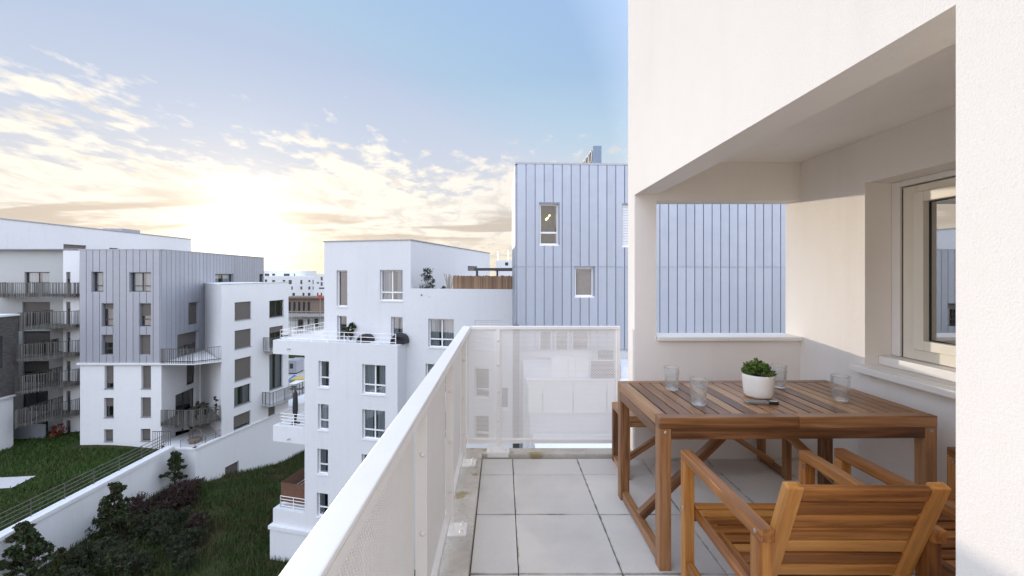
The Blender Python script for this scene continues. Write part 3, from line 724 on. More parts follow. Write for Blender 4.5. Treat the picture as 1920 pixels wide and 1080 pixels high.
mb = MB(); mb.poly(FU.p(6.1, -.2, ZL - 1.0), FU.p(12.5, -.2, ZL - 1.0), FU.p(12.5, -18, ZL - 1.0), FU.p(6.1, -18, ZL - 1.0)); mb.build('terrace_floor', M['roof'], wb)
mb = MB(); mb.fbox(FL, -.2, 8.9, -1, .2, -14.62 - .16, -14.61 + .05); mb.build('cornice', M['stucco_far'], wb)
for k, h in enumerate(hu):
    add_window(wb, FU, h, cols=2 if k == 1 else 1, transom=.27 if k == 1 else 0, curtain=k in (1, 2))
for k, h in enumerate(hr):
    add_window(wb, FU, h, cols=1 if k in (2, 3, 4) else 2, transom=0 if k == 3 else .28, curtain=k in (0, 5, 6), shut=1.0 if k == 1 else 0, depth=.12 if k == 1 else .25)
for k, h in enumerate(hl):
    add_window(wb, FL, h, cols=2 if k % 2 else 1, transom=.36 if k % 2 == 0 else .30, curtain=True)
w_ = MB(); h = hv[0]; w_.fbox(FV, h[0], h[1], -.15, -.08, h[2], h[3]); w_.build('window', M['shutter'], wb)
def rails(parent, pts, z, h=.75, bars=3, r=.022, post_step=1.15, name='terrace_rail', mat='white_metal'):
    mb = MB()
    for k in range(len(pts) - 1):
        A, B = Vector(pts[k]), Vector(pts[k + 1]); L = (B - A).length; n = max(1, round(L / post_step))
        for i in range(n + 1):
            p = A + (B - A) * i / n; mb.tube([(p.x, p.y, z), (p.x, p.y, z + h)], r * 1.15, 6)
        for b in range(bars):
            zz = z + h - (h - .12) * b / max(1, bars - 1); mb.tube([(A.x, A.y, zz), (B.x, B.y, zz)], r, 6)
    return mb.build(name, M[mat], parent)
P2 = lambda F, a, d: (F.p(a, d, 0)[0], F.p(a, d, 0)[1])
rails(wb, [P2(FL, .35, -4.6), P2(FL, .35, -.25), P2(FL, 8.45, -.25)], ZT, h=.62)
# side balconies
for (zt, zb, scr) in ((-8.25, -9.25, False), (-13.55, -14.58, True)):
    mb = MB(); mb.fbox(FL, 0, 2.345, -4.5, -.002, zb, zt); bo = mb.build('balcony', M['stucco_far'], wb)
    rails(bo, [P2(FL, .35, -4.2), P2(FL, .35, -.25), P2(FL, 2.3, -.25)], zt, h=.72, bars=4, name='balcony_rail')
    if scr:
        mb = MB()
        for i in range(34):
            a = .35 + 1.95 * i / 34; mb.fbox(FL, a, a + .05, -.34, -.31, zt + .35, zt + 1.55 + random.uniform(-.03, .03))
            mb.fbox(FL, .30, .33, -.35 - 3.6 * (i + .8) / 34, -.35 - 3.6 * i / 34, zt + .35, zt + 1.55)
        mb.build('screen', M['brown_screen'], bo, kind='stuff')
for (px, py, Yd) in ((548, 653, 27.0), (548, 820, 27.0)):
    p_ = at(px, py, 26.9); q = Fr((p_.x, p_.y), UW)
    a_ = (Vector((p_.x, p_.y)) - FL.O).dot(FL.u)
    mb = MB(); mb.tube([FL.p(a_, 0, p_.z), FL.p(a_, .22, p_.z)], .04, 8); mb.build('spout', M['steel'], wb)
# reed fence, pergola, plants, barbecues
fe = thing('reed_fence', 'brown reed fence along the roof terrace edge of the white block', 'fence', FU.p(9.4, -.35, ZL - 1.0))
mb = MB(); af = FU.a_of(846)
a = af
while a < 12.45:
    w_ = random.uniform(.05, .09); mb.fbox(FU, a, a + w_ - .008, -.34 - random.uniform(0, .02), -.29, ZL - .995, 1.28 + random.uniform(-.03, .03)); a += w_
mb.build('canes', M['reed'], fe, kind='stuff')
mb = MB(); mb.fbox(FU, af, 12.45, -.40, -.365, 1.0, 1.08); mb.build('batten', M['timber'], fe); mb = MB(); mb.fbox(FU, af, 12.45, -.40, -.365, .2, .28); mb.build('batten', M['timber'], fe)
pg = thing('pergola', 'dark slatted pergola standing behind the reed fence on the roof', 'pergola', FU.p(11, -5, ZL - 1.0))
zt_ = FU.z_of(935, 503); pa0, pa1 = FU.a_of(912) * 1.0, 12.4
mb = MB()
for i in range(9): mb.fbox(FU, 9.3, 12.4, -8.2 + .6 * i, -8.2 + .6 * i + .42, 1.62 + .02, 1.74)
mb.build('slat', M['dark_metal'], pg, kind='stuff')
for dd in (-3.0, -8.4):
    mb = MB(); mb.fbox(FU, 9.25, 12.45, dd, dd + .13, 1.60, 1.78); mb.build('beam', M['dark_metal'], pg)
for (a, d) in ((9.4, -2.95), (12.2, -2.95), (9.4, -8.3), (11.4, -8.3), (12.2, -8.3)):
    mb = MB(); mb.fbox(FU, a, a + .12, d, d + .12, ZL - 1.0, 1.60); mb.build('post', M['dark_metal'], pg)

def bush_at(name, label, cat, loc, r, h, n_cl, per, size, mat, group=None, sticks=True, aspect=.5):
    t_ = thing(name, label, cat, loc, 0, group)
    cs = []
    for _ in range(n_cl):
        a = random.uniform(0, 6.28); q = random.random() ** .6; z = h * random.uniform(.18, .95)
        w_ = r * q * (1 - .45 * (z / h)); cs.append((math.cos(a) * w_, math.sin(a) * w_, z))
    o = link_mesh('foliage', leaf_mesh('foliage', cs, [r * random.uniform(.22, .42) for _ in cs], per, size, mat, aspect=aspect), None, t_)
    if sticks:
        mb = MB()
        for c in cs[:max(4, n_cl // 2)]: mb.tube([(loc[0], loc[1], loc[2]), (loc[0] + c[0] * .5, loc[1] + c[1] * .5, loc[2] + c[2] * .6), (loc[0] + c[0], loc[1] + c[1], loc[2] + c[2])], .012 + .006 * r, 5, .005)
        mb.build('stem', M['bark'], t_)
    return t_
q = FU.p(FU.a_of(796), -.62, ZL - 1.0)
bush_at('shrub', 'airy grey green shrub at the left end of the roof terrace', 'shrub', q, .62, 2.25, 40, 20, .07, M['leaf_olive'])
q = FU.p(FU.a_of(822), -.5, ZL - 1.0)
bush_at('plant', 'low dark plant beside the airy shrub on the roof terrace', 'plant', q, .4, 1.22, 26, 20, .06, M['leaf_olive'])
pt = thing('pampas_grass', 'pale dry pampas grass left of the reed fence', 'grass plant', FU.p(FU.a_of(836), -.5, ZL - 1.0))
mb = MB(); o_ = OFF[pt.name]
for i in range(16):
    a = random.uniform(0, 6.28); w_ = random.uniform(.05, .35); hh = random.uniform(1.5, 2.1)
    mb.tube([o_, o_ + Vector((math.cos(a) * w_ * .4, math.sin(a) * w_ * .4, hh * .6)), o_ + Vector((math.cos(a) * w_, math.sin(a) * w_, hh))], .008, 4, .02)
mb.build('blade', M['plume'], pt, kind='stuff')
q = FL.p(FL.a_of(640), -1.0, ZT)
bush_at('potted_tree', 'dense green bush before the tall door of the white block terrace', 'shrub', (q[0], q[1], ZT), .38, 1.15, 22, 40, .06, M['leaf'])
for (pxc, wd, hh, lab) in ((671, .72, .50, 'low black covered barbecue left on the white terrace'), (737, .78, .62, 'taller black covered barbecue near the terrace corner')):
    q = Vector(FL.p(FL.a_of(pxc), -.85, ZT)); bq = thing('barbecue', lab, 'barbecue', q, 0, 'covered barbecues on the white terrace')
    mb = MB(); F_ = Fr((q.x, q.y), UW); prof = [(-.5, .0), (-.5, .35), (-.44, .62), (-.25, .9), (0, 1), (.25, .93), (.44, .66), (.5, .38), (.5, 0)]
    for i in range(len(prof) - 1):
        for (d0, d1, s0, s1) in ((.28, .34, .80, .96), (-.34, .28, .96, .96)):
            pass
    rings = [(-.36, .72), (-.28, .95), (0, 1.0), (.28, .95), (.36, .72)]
    base = len(mb.v)
    for (d, sc_) in rings:
        for (x, z) in prof: mb.v.append(F_.p(x * wd * 1.2 * (.85 + .15 * sc_), d, ZT + z * hh * sc_))
    n = len(prof)
    for i in range(len(rings) - 1):
        for j in range(n - 1): mb.f.append((base + i * n + j, base + i * n + j + 1, base + (i + 1) * n + j + 1, base + (i + 1) * n + j))
    mb.f.append(tuple(base + j for j in range(n))); mb.f.append(tuple(base + (len(rings) - 1) * n + j for j in reversed(range(n))))
    mb.build('cover', M['charcoal'], bq, smooth=True)
    mb = MB(); mb.fbox(F_, -wd * .5, wd * .5, .30, .33, ZT + hh * .32, ZT + hh * .36); mb.build('strap', M['dark_metal'], bq)
# closed parasol on the side balcony
q = Vector(FL.p(FL.a_of(541), -.6, -8.25)); um = thing('closed_parasol', 'tall folded black parasol on the white side balcony', 'parasol', q)
mb = MB(); mb.lathe([(.05, 0), (.10, .45), (.17, .8), (.16, 1.4), (.13, 1.95), (.04, 2.15)], 10, q, rib=lambda a, z: 1 + .15 * math.sin(5 * a)); mb.build('canopy', M['charcoal'], um, smooth=True)
mb = MB(); mb.lathe([(.28, 0), (.26, .07), (.05, .09)], 14, q); mb.build('base', M['dark_metal'], um)

# ================================================================== BUILDING G (zinc block on the right)
gb = thing('apartment_building', 'tall pale blue zinc clad block with a lit window, right of the white block', 'building', (8, 22, GZ))
G0 = Vector((.66, 20.0)); UG = Vector((1, .055)).normalized(); FG = Fr(G0, UG); VG = Vector((0, 1)); DG = 5.9; FGL = Fr(G0 + VG * DG, -VG)
LG = 24.0; ZG = FG.z_of(970, 308); ZSEAM = FG.z_of(1000, 500.5); ZB = FG.z_of(1170, 655)
hg = [FG.rect(1012, 382, 1047, 459), FG.rect(1078, 501, 1113, 556), FG.rect(1167, 384, 1205, 462)]
hlow = [FG.rect(1011, 619, 1036, 668), FG.rect(1041, 619, 1068, 668), FG.rect(1073, 619, 1106, 668), FG.rect(1120, 640, 1155, 705)]
mb = MB()
facade(mb, FG, 0, LG, ZB, ZG, hg + hlow[:3], .20)
facade(mb, FGL, 0, DG, ZB, ZG)
mb.poly(FG.p(LG, 0, ZB), FG.p(LG, -DG, ZB), FG.p(LG, -DG, ZG), FG.p(LG, 0, ZG)); mb.poly((.66, 20 + DG, ZB), (.66, 20 + DG, ZG), FG.p(LG, -DG, ZG), FG.p(LG, -DG, ZB))
mb.build('wall', M['zinc'], gb)
mb = MB(); facade(mb, FG, .03, LG, GZ - 3, ZB - .002, hlow[3:], .2, d=-.05); facade(mb, FGL, 0, DG - .1, GZ - 3, ZB - .002, d=-.05); mb.build('base_wall', M['stucco_far'], gb)
mb = MB(); mb.prism([(.60, 19.92), (FG.p(LG, .08, 0)[0], FG.p(LG, .08, 0)[1]), (FG.p(LG, -DG, 0)[0], FG.p(LG, -DG, 0)[1]), (.60, 20 + DG + .03)], ZG + .001, ZG + .09); mb.build('roof', M['coping'], gb)
cut = [(h[0] - .05, h[1] + .05, h[2] - .05, h[3] + .05) for h in hg + hlow[:3]]
st = FG.a_of(983.5) - FG.a_of(966.5)
panels(gb, FG, 0.02, LG, ZSEAM + .012, ZG - .005, st, M['zinc'], cut, gap=.040, d1=.065)
panels(gb, FG, 0.02, LG, ZB + .01, ZSEAM - .012, st, M['zinc'], cut, gap=.040, d1=.065)
panels(gb, FGL, 0.02, DG - .03, ZSEAM + .012, ZG - .005, st, M['zinc'], [], gap=.040, d1=.065)
panels(gb, FGL, 0.02, DG - .03, ZB + .01, ZSEAM - .012, st, M['zinc'], [], gap=.040, d1=.065)
add_window(gb, FG, hg[0], transom=.30, curtain=False, room='interior_warm', depth=.18); add_window(gb, FG, hg[1], transom=0, curtain=False, room='interior_warm', depth=.18)
add_window(gb, FG, hg[2], transom=0, shut=1.0, curtain=False, depth=.15)
for h in hlow: add_window(gb, FG, h, transom=0, curtain=False, depth=.18, d=-.05 if h is hlow[3] else 0)
# pendant lamp in the lit window
hq = hg[0]; lp = thing('pendant_lamp', 'small warm pendant lamp glowing behind the upper zinc facade window', 'lamp', FG.p((hq[0] + hq[1]) / 2 + .1, -.5, hq[3] - .62))
o_ = OFF[lp.name]
for (dx_, dz_) in ((0, .12), (-.09, .0), (-.16, -.07)):
    mb = MB(); mb.lathe([(.012, -.05), (.045, -.02), (.05, .01), (.03, .05), (.01, .06)], 10, o_ + Vector((dx_, 0, dz_))); mb.build('bulb', M['bulb'], lp, smooth=True)
    mb = MB(); mb.tube([o_ + Vector((dx_, 0, dz_ + .06)), o_ + Vector((dx_, 0, .75))], .006, 5); mb.build('cord', M['dark_metal'], lp)
# rooftop cooling unit with round fans in its left side
p0 = at(1112, 306, 21.0); p1 = at(1128, 273, 21.0)
ac = thing('cooling_unit', 'grey rooftop cooling unit with round fans on the zinc clad block', 'air conditioner', (p0.x, 21.0, ZG + .09))
ztop = CAMZ + (VPY - 273) * 21 / FPX
mb = MB(); mb.box(p0.x, p1.x, 21.0, 23.6, ZG + .092, ztop); mb.build('casing', M['casing'], ac, bevel=.02)
for k in range(3):
    yc = 21.45 + .82 * k; zc_ = (ZG + .1 + ztop) / 2 + .05
    mb = MB(); rr = .36; n = 20
    for (r0, r1, xx) in ((rr, rr * .80, .05),):
        for j in range(n):
            a, b = 2 * math.pi * j / n, 2 * math.pi * (j + 1) / n
            P = lambda r_, t_, x_: (p0.x - x_, yc + r_ * math.cos(t_), zc_ + r_ * math.sin(t_))
            mb.poly(P(r0, a, xx), P(r0, b, xx), P(r1, b, xx), P(r1, a, xx)); mb.poly(P(r0, a, 0), P(r0, b, 0), P(r0, b, xx), P(r0, a, xx)); mb.poly(P(r1, b, .003), P(r1, a, .003), P(r1, a, xx), P(r1, b, xx))
    ring = mb.build('fan_ring', M['coping'], ac)
    mb = MB()
    for j in range(n):
        a, b = 2 * math.pi * j / n, 2 * math.pi * (j + 1) / n; mb.poly((p0.x - .004, yc, zc_), (p0.x - .004, yc + rr * .79 * math.cos(a), zc_ + rr * .79 * math.sin(a)), (p0.x - .004, yc + rr * .79 * math.cos(b), zc_ + rr * .79 * math.sin(b)))
    mb.build('fan', M['charcoal'], ring)
# lower terraces seen through the perforated panel
lt = thing('low_building', 'low white terraced block with panelled parapets seen through the perforated railing', 'building', (3, 16.5, GZ))
mb = MB()
zA = CAMZ - (671 - VPY) * 18.2 / FPX; zB2 = CAMZ - (713 - VPY) * 15.6 / FPX
mb.box(.9, 12, 18.0, 19.6, GZ, zA - .35); mb.box(1.0, 12, 15.5, 17.98, GZ, zB2 - .5)
mb.box(1.1, 12, 12.5, 15.48, GZ, zB2 - 1.9)
mb.build('wall', M['stucco_far'], lt)
def parapet_panels(x0, xs_, y, z0, z1):
    for k in range(len(xs_) - 1):
        mb = MB(); mb.box(xs_[k] + .02, xs_[k + 1] - .02, y, y + .06, z0, z1); mb.build('panel', M['white_metal'], lt)
    mb = MB(); mb.box(xs_[0], xs_[-1], y - .02, y + .09, z1 + .002, z1 + .06); mb.build('rail', M['white_metal'], lt)
x_ = lambda px, Y: (px - VPX) * Y / FPX
mb = MB(); mb.box(x_(1108, 18), x_(1162, 18), 17.9, 17.985, zA - 1.1, zA - .1); mb.build('grille', M['shutter'], lt)  # solid dark panel, added for contrast behind the perforated railing
mb = MB(); mb.box(x_(962, 19), x_(974, 19), 19.0, 19.6, GZ, CAMZ - (612 - VPY) * 19 / FPX); mb.build('dark_strip', M['dark_metal'], lt)  # plain dark strip between the two blocks, added for contrast through the holes
parapet_panels(0, [x_(p, 18.0) for p in (1033, 1066, 1079, 1105)], 17.99, zA - .9, zA)
parapet_panels(0, [x_(p, 15.5) for p in (990, 1017, 1074, 1137, 1200)], 15.42, zB2 - 1.15, zB2)

# ================================================================== BUILDING L (zinc and white, left)
lb = thing('apartment_building', 'zinc over white apartment block with dark shutters and corner balconies on the left', 'building', (-32, 41, RZ))
ZLB, ZLT = -6.6, 3.5
F1 = Fr((-37.9, 38), (1, 0)); F2 = Fr((-30.6, 38), (-2.1, 20)); F3 = Fr((-31.3, 44.5), (5.3, -5.3)); F4 = Fr((-26, 39.2), (3.1, 12.9))
z1h = [F1.rect(*r_) for r_ in ((173, 510, 194, 547), (244, 511, 283, 547), (192, 569, 213, 612), (262, 569, 283, 612), (192, 628, 212, 665), (262, 628, 282, 665))]
w1h = [F1.rect(*r_) for r_ in ((196, 686, 213, 729), (265, 686, 283, 729), (195, 746, 213, 783), (264, 745, 283, 782), (195, 805, 212, 828), (264, 804, 282, 827))]
z2h = [F2.rect(*r_) for r_ in ((403, 514, 437, 532), (486, 514, 494, 532), (353, 567, 372, 608), (332, 624, 371, 674))]
w2h = [F2.rect(*r_) for r_ in ((350, 682, 368, 720), (329, 733, 367, 792), (329, 800, 366, 836))]
w4h = [F4.rect(*r_) for r_ in ((440, 566, 471, 599), (440, 618, 471, 652), (440, 671, 471, 711), (439, 723, 470, 758), (438, 775, 470, 811), (505, 563, 532, 594), (505, 612, 531, 655), (505, 662, 530, 728), (503, 762, 516, 791))]
ZWT = .41; ZPL = -13.86
mb = MB()
facade(mb, F1, 0, 7.3, RZ - .6, ZLB - .16, w1h, .3); facade(mb, F2, 0, 20.1, RZ - .6, ZLB - .16, w2h, .3)
facade(mb, F3, 0, 7.5, ZPL - .2, ZWT); facade(mb, F4, 0, 8.55, ZPL - .2, ZWT, w4h, .25)
e4 = F4.p(8.55, 0, 0); f4 = F4.p(8.55, -9, 0)
mb.poly((e4[0], e4[1], ZPL - 2), (f4[0], f4[1], ZPL - 2), (f4[0], f4[1], ZWT), (e4[0], e4[1], ZWT))
mb.poly((-26, 39.2, ZWT), (e4[0], e4[1], ZWT), (f4[0], f4[1], ZWT), (-31.3, 44.5, ZWT))
mb.poly((-37.9, 38, RZ - .6), (-37.9, 38, ZLB - .16), (-37.9, 57, ZLB - .16), (-37.9, 57, RZ - .6))
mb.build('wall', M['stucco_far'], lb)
mb = MB(); facade(mb, F1, 0, 7.3, ZLB, ZLT, z1h, .3); facade(mb, F2, 0, 20.1, ZLB, ZLT, z2h, .3)
mb.poly((-37.9, 38, ZLB), (-37.9, 38, ZLT), (-37.9, 58, ZLT), (-37.9, 58, ZLB)); mb.poly((-37.9, 58, ZLB), (-37.9, 58, ZLT), (-32.7, 58, ZLT), (-32.7, 58, ZLB))
mb.build('zinc_wall', M['zinc_matt'], lb)
cut = lambda hs: [(h[0] - .04, h[1] + .04, h[2] - .04, h[3] + .04) for h in hs]
panels(lb, F1, 0, 7.3, ZLB + .01, ZLT - .01, .60, M['zinc_matt'], cut(z1h), gap=.05, d1=.05)
panels(lb, F2, 0, 20.1, ZLB + .01, ZLT - .01, .62, M['zinc_matt'], cut(z2h), gap=.05, d1=.05)
mb = MB(); mb.prism([(-38, 37.93), (-30.55, 37.93), (-32.6, 58.05), (-38, 58.05)], ZLT + .001, ZLT + .10); mb.build('roof', M['coping'], lb)
mb = MB(); mb.prism([(-38.05, 37.82), (-27.6, 37.8), (-25.95, 39.1), (-31.0, 44.0), (-30.9, 38.3), (-37.9, 38.3)], ZLB - .16, ZLB - .002); mb.build('balcony_slab', M['stucco_far'], lb)
for k, h in enumerate(z1h): add_window(lb, F1, h, 'dark', cols=2 if k == 1 else 1, transom=.3, depth=.3, curtain=k < 2, shut=(0, 0, .25, .55, .4, 1.0)[k], sill=False)
for k, h in enumerate(w1h): add_window(lb, F1, h, 'dark', transom=0, depth=.3, curtain=False, shut=(.78, 1, .45, 1, .9, .9)[k])
for k, h in enumerate(z2h): add_window(lb, F2, h, 'dark', cols=2 if k in (0, 3) else 1, transom=0, depth=.3, curtain=k == 0, shut=(0, 0, 1, .45)[k], sill=False)
for k, h in enumerate(w2h): add_window(lb, F2, h, 'dark', cols=1 if k == 0 else 2, transom=0, depth=.3, curtain=False, shut=(.6, 0, 0)[k], sill=False)
for k, h in enumerate(w4h): add_window(lb, F4, h, 'dark', cols=2 if k in (3, 5, 6, 7) else 1, transom=0, depth=.22, curtain=k in (3, 7), shut=(1, 1, 1, 0, .62, 0, .25, 0, .8)[k], sill=k not in (4, 8))
mb = MB()
mb.fbox(F4, 0, 8.55, -.3, .05, ZWT + .001, ZWT + .06); mb.build('coping', M['stucco_far'], lb)
mb = MB(); mb.fbox(F2, 5.6, 5.7, .02, .1, RZ, ZLB - .2); mb.build('downpipe', M['white_metal'], lb)

def balustrade(parent, pts, z0, z1, step=.145, slab=None, name='balustrade'):
    dk, pa = MB(), MB()
    for k in range(len(pts) - 1):
        A, B = Vector(pts[k]), Vector(pts[k + 1]); L = (B - A).length; F_ = Fr(A, B - A); x = 0.0; run = 0
        while x < L - .05:
            tgt = pa if random.random() < .42 else dk
            w_ = random.choice((.025, .035, .05))
            tgt.fbox(F_, x, min(L, x + w_), -.02, .02, z0, z1); x += w_ + step * random.choice((.35, .55, .8, 1.0))
        dk.fbox(F_, 0, L, -.045, -.022, z1 - .05, z1); dk.fbox(F_, 0, L, -.045, -.022, z0 + .12, z0 + .2)
    dk.build(name, M['taupe_metal'], parent, kind='stuff'); pa.build(name, M['pale_metal'], parent, kind='stuff')
A_, B_, C_ = (-30.5, 37.8), (-27.6, 37.75), (-25.97, 39.05)
balustrade(lb, [A_, B_, C_], ZLB - .02, ZLB + 1.30)
Z2 = F1.z_of(303, 797)
mb = MB(); mb.prism([(-30.55, 37.85), (-27.65, 37.82), (-26.0, 39.12), (-31.2, 44.2), (-30.62, 38.05)], Z2 + .02, Z2 + .24); mb.build('balcony_slab', M['taupe_metal'], lb)
balustrade(lb, [A_, B_, C_], Z2 - .06, Z2 + 1.42)
# wing balconies on its street side
for (pxa, pxb, pyt, pyb) in ((486, 530, 634, 660), (484, 533, 738, 764)):
    aa, ab = F4.a_of(pxa) , F4.a_of(pxb)
    zt_, zb_ = F4.z_of(pxa, pyt), F4.z_of(pxa, pyb)
    ab = aa + (3.4 if pyt < 700 else 6.0); aa += .55
    mb = MB(); mb.fbox(F4, aa, ab, 0.002, 1.15, zb_ - .02, zb_ + .16); bo = mb.build('balcony', M['stucco_far'], lb)
    balustrade(bo, [P2(F4, aa, .02), P2(F4, aa, 1.15), P2(F4, ab, 1.15)], zb_ - .02, zt_)
# plinth terrace under the wing
pp = thing('retaining_wall', 'white plinth wall with coping under the apartment block wing', 'wall', (-26.6, 36.7, GZ))
FP = Fr((-26.6, 36.7), (3.1, 12.9)); FP0 = Fr((-28.62, 36.7), (1, 0))
mb = MB(); hp = [FP.rect(422, 870, 448, 896), FP.rect(369, 897, 385, 926)]
facade(mb, FP, 0, 17, GS, ZPL, hp, .25); facade(mb, FP0, 0, 2.02, GS, ZPL)
mb.poly((-28.62, 36.7, ZPL), (-26.6, 36.7, ZPL), FP.p(17, 0, ZPL), FP.p(17, -3.5, ZPL), (-31, 38.6, ZPL), (-30.6, 37.9, ZPL))
mb.build('wall', M['stucco_far'], pp)
mb = MB(); mb.fbox(FP, -.02, 17, -.35, .08, ZPL + .002, ZPL + .14); mb.fbox(FP0, 0, 2.0, -.35, .08, ZPL + .002, ZPL + .14); mb.build('coping', M['stucco_far'], pp)
for h in hp:
    mb = MB()
    for k in range(7): mb.fbox(FP, h[0], h[1], -.24, -.18, h[2] + (h[3] - h[2]) * k / 7, h[2] + (h[3] - h[2]) * (k + .75) / 7)
    mb.build('grille', M['shutter'], pp)
    mb = MB(); mb.fbox(FP, h[0], h[1], -.27, -.251, h[2], h[3]); mb.build('backing', M['dark_metal'], pp)
rails(pp, [(-28.0, 36.85), (-26.75, 36.85), P2(FP, 4.2, -.2)], ZPL + .14, h=.62, bars=4, r=.02, mat='taupe_metal', name='rail')

# retaining wall along the slope with its handrail
rw = thing('retaining_wall', 'long white garden retaining wall with sloping line and steel handrail', 'wall', (-28.5, 25, GZ))
mb = MB(); mb.box(-28.75, -28.45, -25, 36.68, GZ - .2, -13.75); mb.build('wall', M['stucco_far'], rw)
mb = MB(); mb.box(-29.05, -28.38, -25, 36.66, -13.748, -13.50); mb.build('coping', M['stucco_far'], rw)
hr_ = thing('handrail', 'steel handrail with four bars on top of the long garden wall', 'railing', (-28.95, 25, -13.5))
mb = MB()
for k in range(31): mb.box(-29.0, -28.96, -24 + 2.0 * k, -23.95 + 2.0 * k, -13.498, -12.45)
mb.build('post', M['taupe_metal'], hr_, kind='stuff')
for zz in (-12.45, -12.72, -12.98, -13.24):
    mb = MB(); mb.tube([(-28.98, -24.5, zz), (-28.98, 36.4, zz)], .025, 6); mb.build('bar', M['taupe_metal'], hr_)
# small gate panel where the handrail ends
gt = thing('gate', 'small barred metal gate panel at the top end of the garden wall', 'gate', (-29.6, 36.75, -13.5))
mb = MB()
for k in range(9): mb.box(-30.4 + .19 * k, -30.37 + .19 * k, 36.8, 36.83, RZ - .1, -12.35)
mb.build('bar', M['taupe_metal'], gt, kind='stuff'); mb = MB(); mb.box(-30.42, -28.8, 36.79, 36.84, -12.348, -12.30); mb.build('top_bar', M['taupe_metal'], gt)
# arched wicker chair on the plinth terrace
q = Vector((-27.75, 38.3, ZPL)); wc = thing('wicker_seat', 'round backed wicker seat on the ground terrace under the corner balcony', 'seat', q)
mb = MB()
for r0 in (.62, .56, .5):
    mb.tube([q + Vector((math.cos(a) * r0, (.62 - r0) * 2, .62 + math.sin(a) * r0 * 1.1)) for a in [math.pi * 1.25 - math.pi * 1.5 * i / 14 for i in range(15)]], .035, 6)
mb.build('frame', M['timber'], wc)
mb = MB(); mb.lathe([(.5, .28), (.52, .34), (.5, .42)], 18, q + Vector((0, -.15, 0))); mb.lathe([(.4, 0), (.36, .28)], 14, q + Vector((0, -.15, 0))); mb.build('seat', M['timber'], wc)

# ================================================================== BUILDING LL (cream facade, far left) and the tall block behind
ll = thing('apartment_building', 'cream balcony facade at the left edge, with dark railings on every storey', 'building', (-46, 42, RZ))
FA = Fr((-56, 42), (1, 0)); FB = Fr((-42.95, 41.4), (1, 0))
ZA = 3.75
la = [FA.rect(*r_) for r_ in ((46, 510, 93, 552), (42, 566, 94, 612), (42, 621, 94, 665), (42, 677, 92, 718), (40, 733, 90, 772), (38, 788, 90, 816))]
lbw = [FB.rect(124, y0, 132, y1) for (y0, y1) in ((510, 552), (566, 610), (622, 664), (677, 718), (733, 772), (788, 828))]
aw = FA.a_of(121)
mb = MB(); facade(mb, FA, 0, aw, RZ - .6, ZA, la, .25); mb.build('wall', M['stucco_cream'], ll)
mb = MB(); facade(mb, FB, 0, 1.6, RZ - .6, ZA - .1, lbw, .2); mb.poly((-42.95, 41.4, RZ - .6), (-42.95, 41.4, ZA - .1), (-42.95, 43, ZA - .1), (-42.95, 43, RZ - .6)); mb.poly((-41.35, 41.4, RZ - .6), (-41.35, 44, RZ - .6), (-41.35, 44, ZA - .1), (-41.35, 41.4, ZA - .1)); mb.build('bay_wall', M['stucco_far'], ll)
mb = MB(); mb.box(-56, -41.3, 41.35, 44, ZA + .001, ZA + .07); mb.build('roof', M['coping'], ll)
for k, h in enumerate(la): add_window(ll, FA, h, 'dark', cols=2, transom=0, curtain=k == 0, shut=(0, .42, .5, .5, .0, 0)[k], sill=False)
for k, h in enumerate(lbw): add_window(ll, FB, h, 'dark', transom=0, curtain=False, depth=.2, sill=False, shut=.3)
for (yl, yr, yb_l, yb_r, xl, fy) in ((530, 530, 559, 557, -20, 40.3), (585, 584, 621, 616, 33, 38.6), (645, 640, 680, 670, 30, 38.0), (704, 695, 740, 727, 28, 37.6), (768, 750, 802, 782, 28, 37.4)):
    Yr = 40.6; Lp = at(xl, yl, fy); Rp = at(141, yr, Yr)
    zt_ = (Lp.z + Rp.z) / 2; zb_ = (at(xl, yb_l, fy).z + at(141, yb_r, Yr).z) / 2
    mb = MB(); mb.prism([(Lp.x, fy + .04), (Rp.x, Yr + .04), (Rp.x, 41.35), (Lp.x - 1, 41.95)], zb_ + .10, zb_ + .34); bo = mb.build('balcony', M['taupe_metal'], ll)
    balustrade(bo, [(Lp.x - .3, 41.9), (Lp.x, fy), (Rp.x, Yr), (Rp.x, 41.3)], zb_, zt_)
mb = MB(); mb.box(-46.6, -43.4, 40.2, 40.28, RZ - .1, -12.9); mb.build('screen_wall', M['zinc_matt'], ll)
tb = thing('apartment_building', 'tall plain white block behind the cream facade, its roofline against the sunset', 'building', (-60, 55, RZ))
FT = Fr((-52, 42.6), (0, 1)); th_ = [FT.rect(119, 459, 162, 476), FT.rect(205, 465, 222, 476), FT.rect(247, 467, 263, 478)]
mb = MB(); facade(mb, FT, 0, 28.1, RZ - .6, 7.05, th_, .25); mb.poly((-70, 42.6, RZ), (-52, 42.6, RZ), (-52, 42.6, 7.05), (-70, 42.6, 7.05)); mb.poly((-52, 70.7, RZ), (-70, 70.7, RZ), (-70, 70.7, 7.05), (-52, 70.7, 7.05))
mb.poly((-70, 70.7, RZ), (-70, 42.6, RZ), (-70, 42.6, 7.05), (-70, 70.7, 7.05)); mb.build('wall', M['stucco_far'], tb)
mb = MB(); mb.box(-70.05, -51.93, 42.55, 70.75, 7.051, 7.16); mb.build('roof', M['coping'], tb)
for k, h in enumerate(th_): add_window(tb, FT, h, 'dark', cols=2 if k == 0 else 1, transom=0, curtain=False, sill=False, shut=.8 if k == 0 else 0)
p_ = at(278, 440, 60); mb = MB(); mb.box(-55.2, -52.6, 58.5, 61.5, 7.162, 7.62); mb.build('roof_hatch', M['coping'], tb)
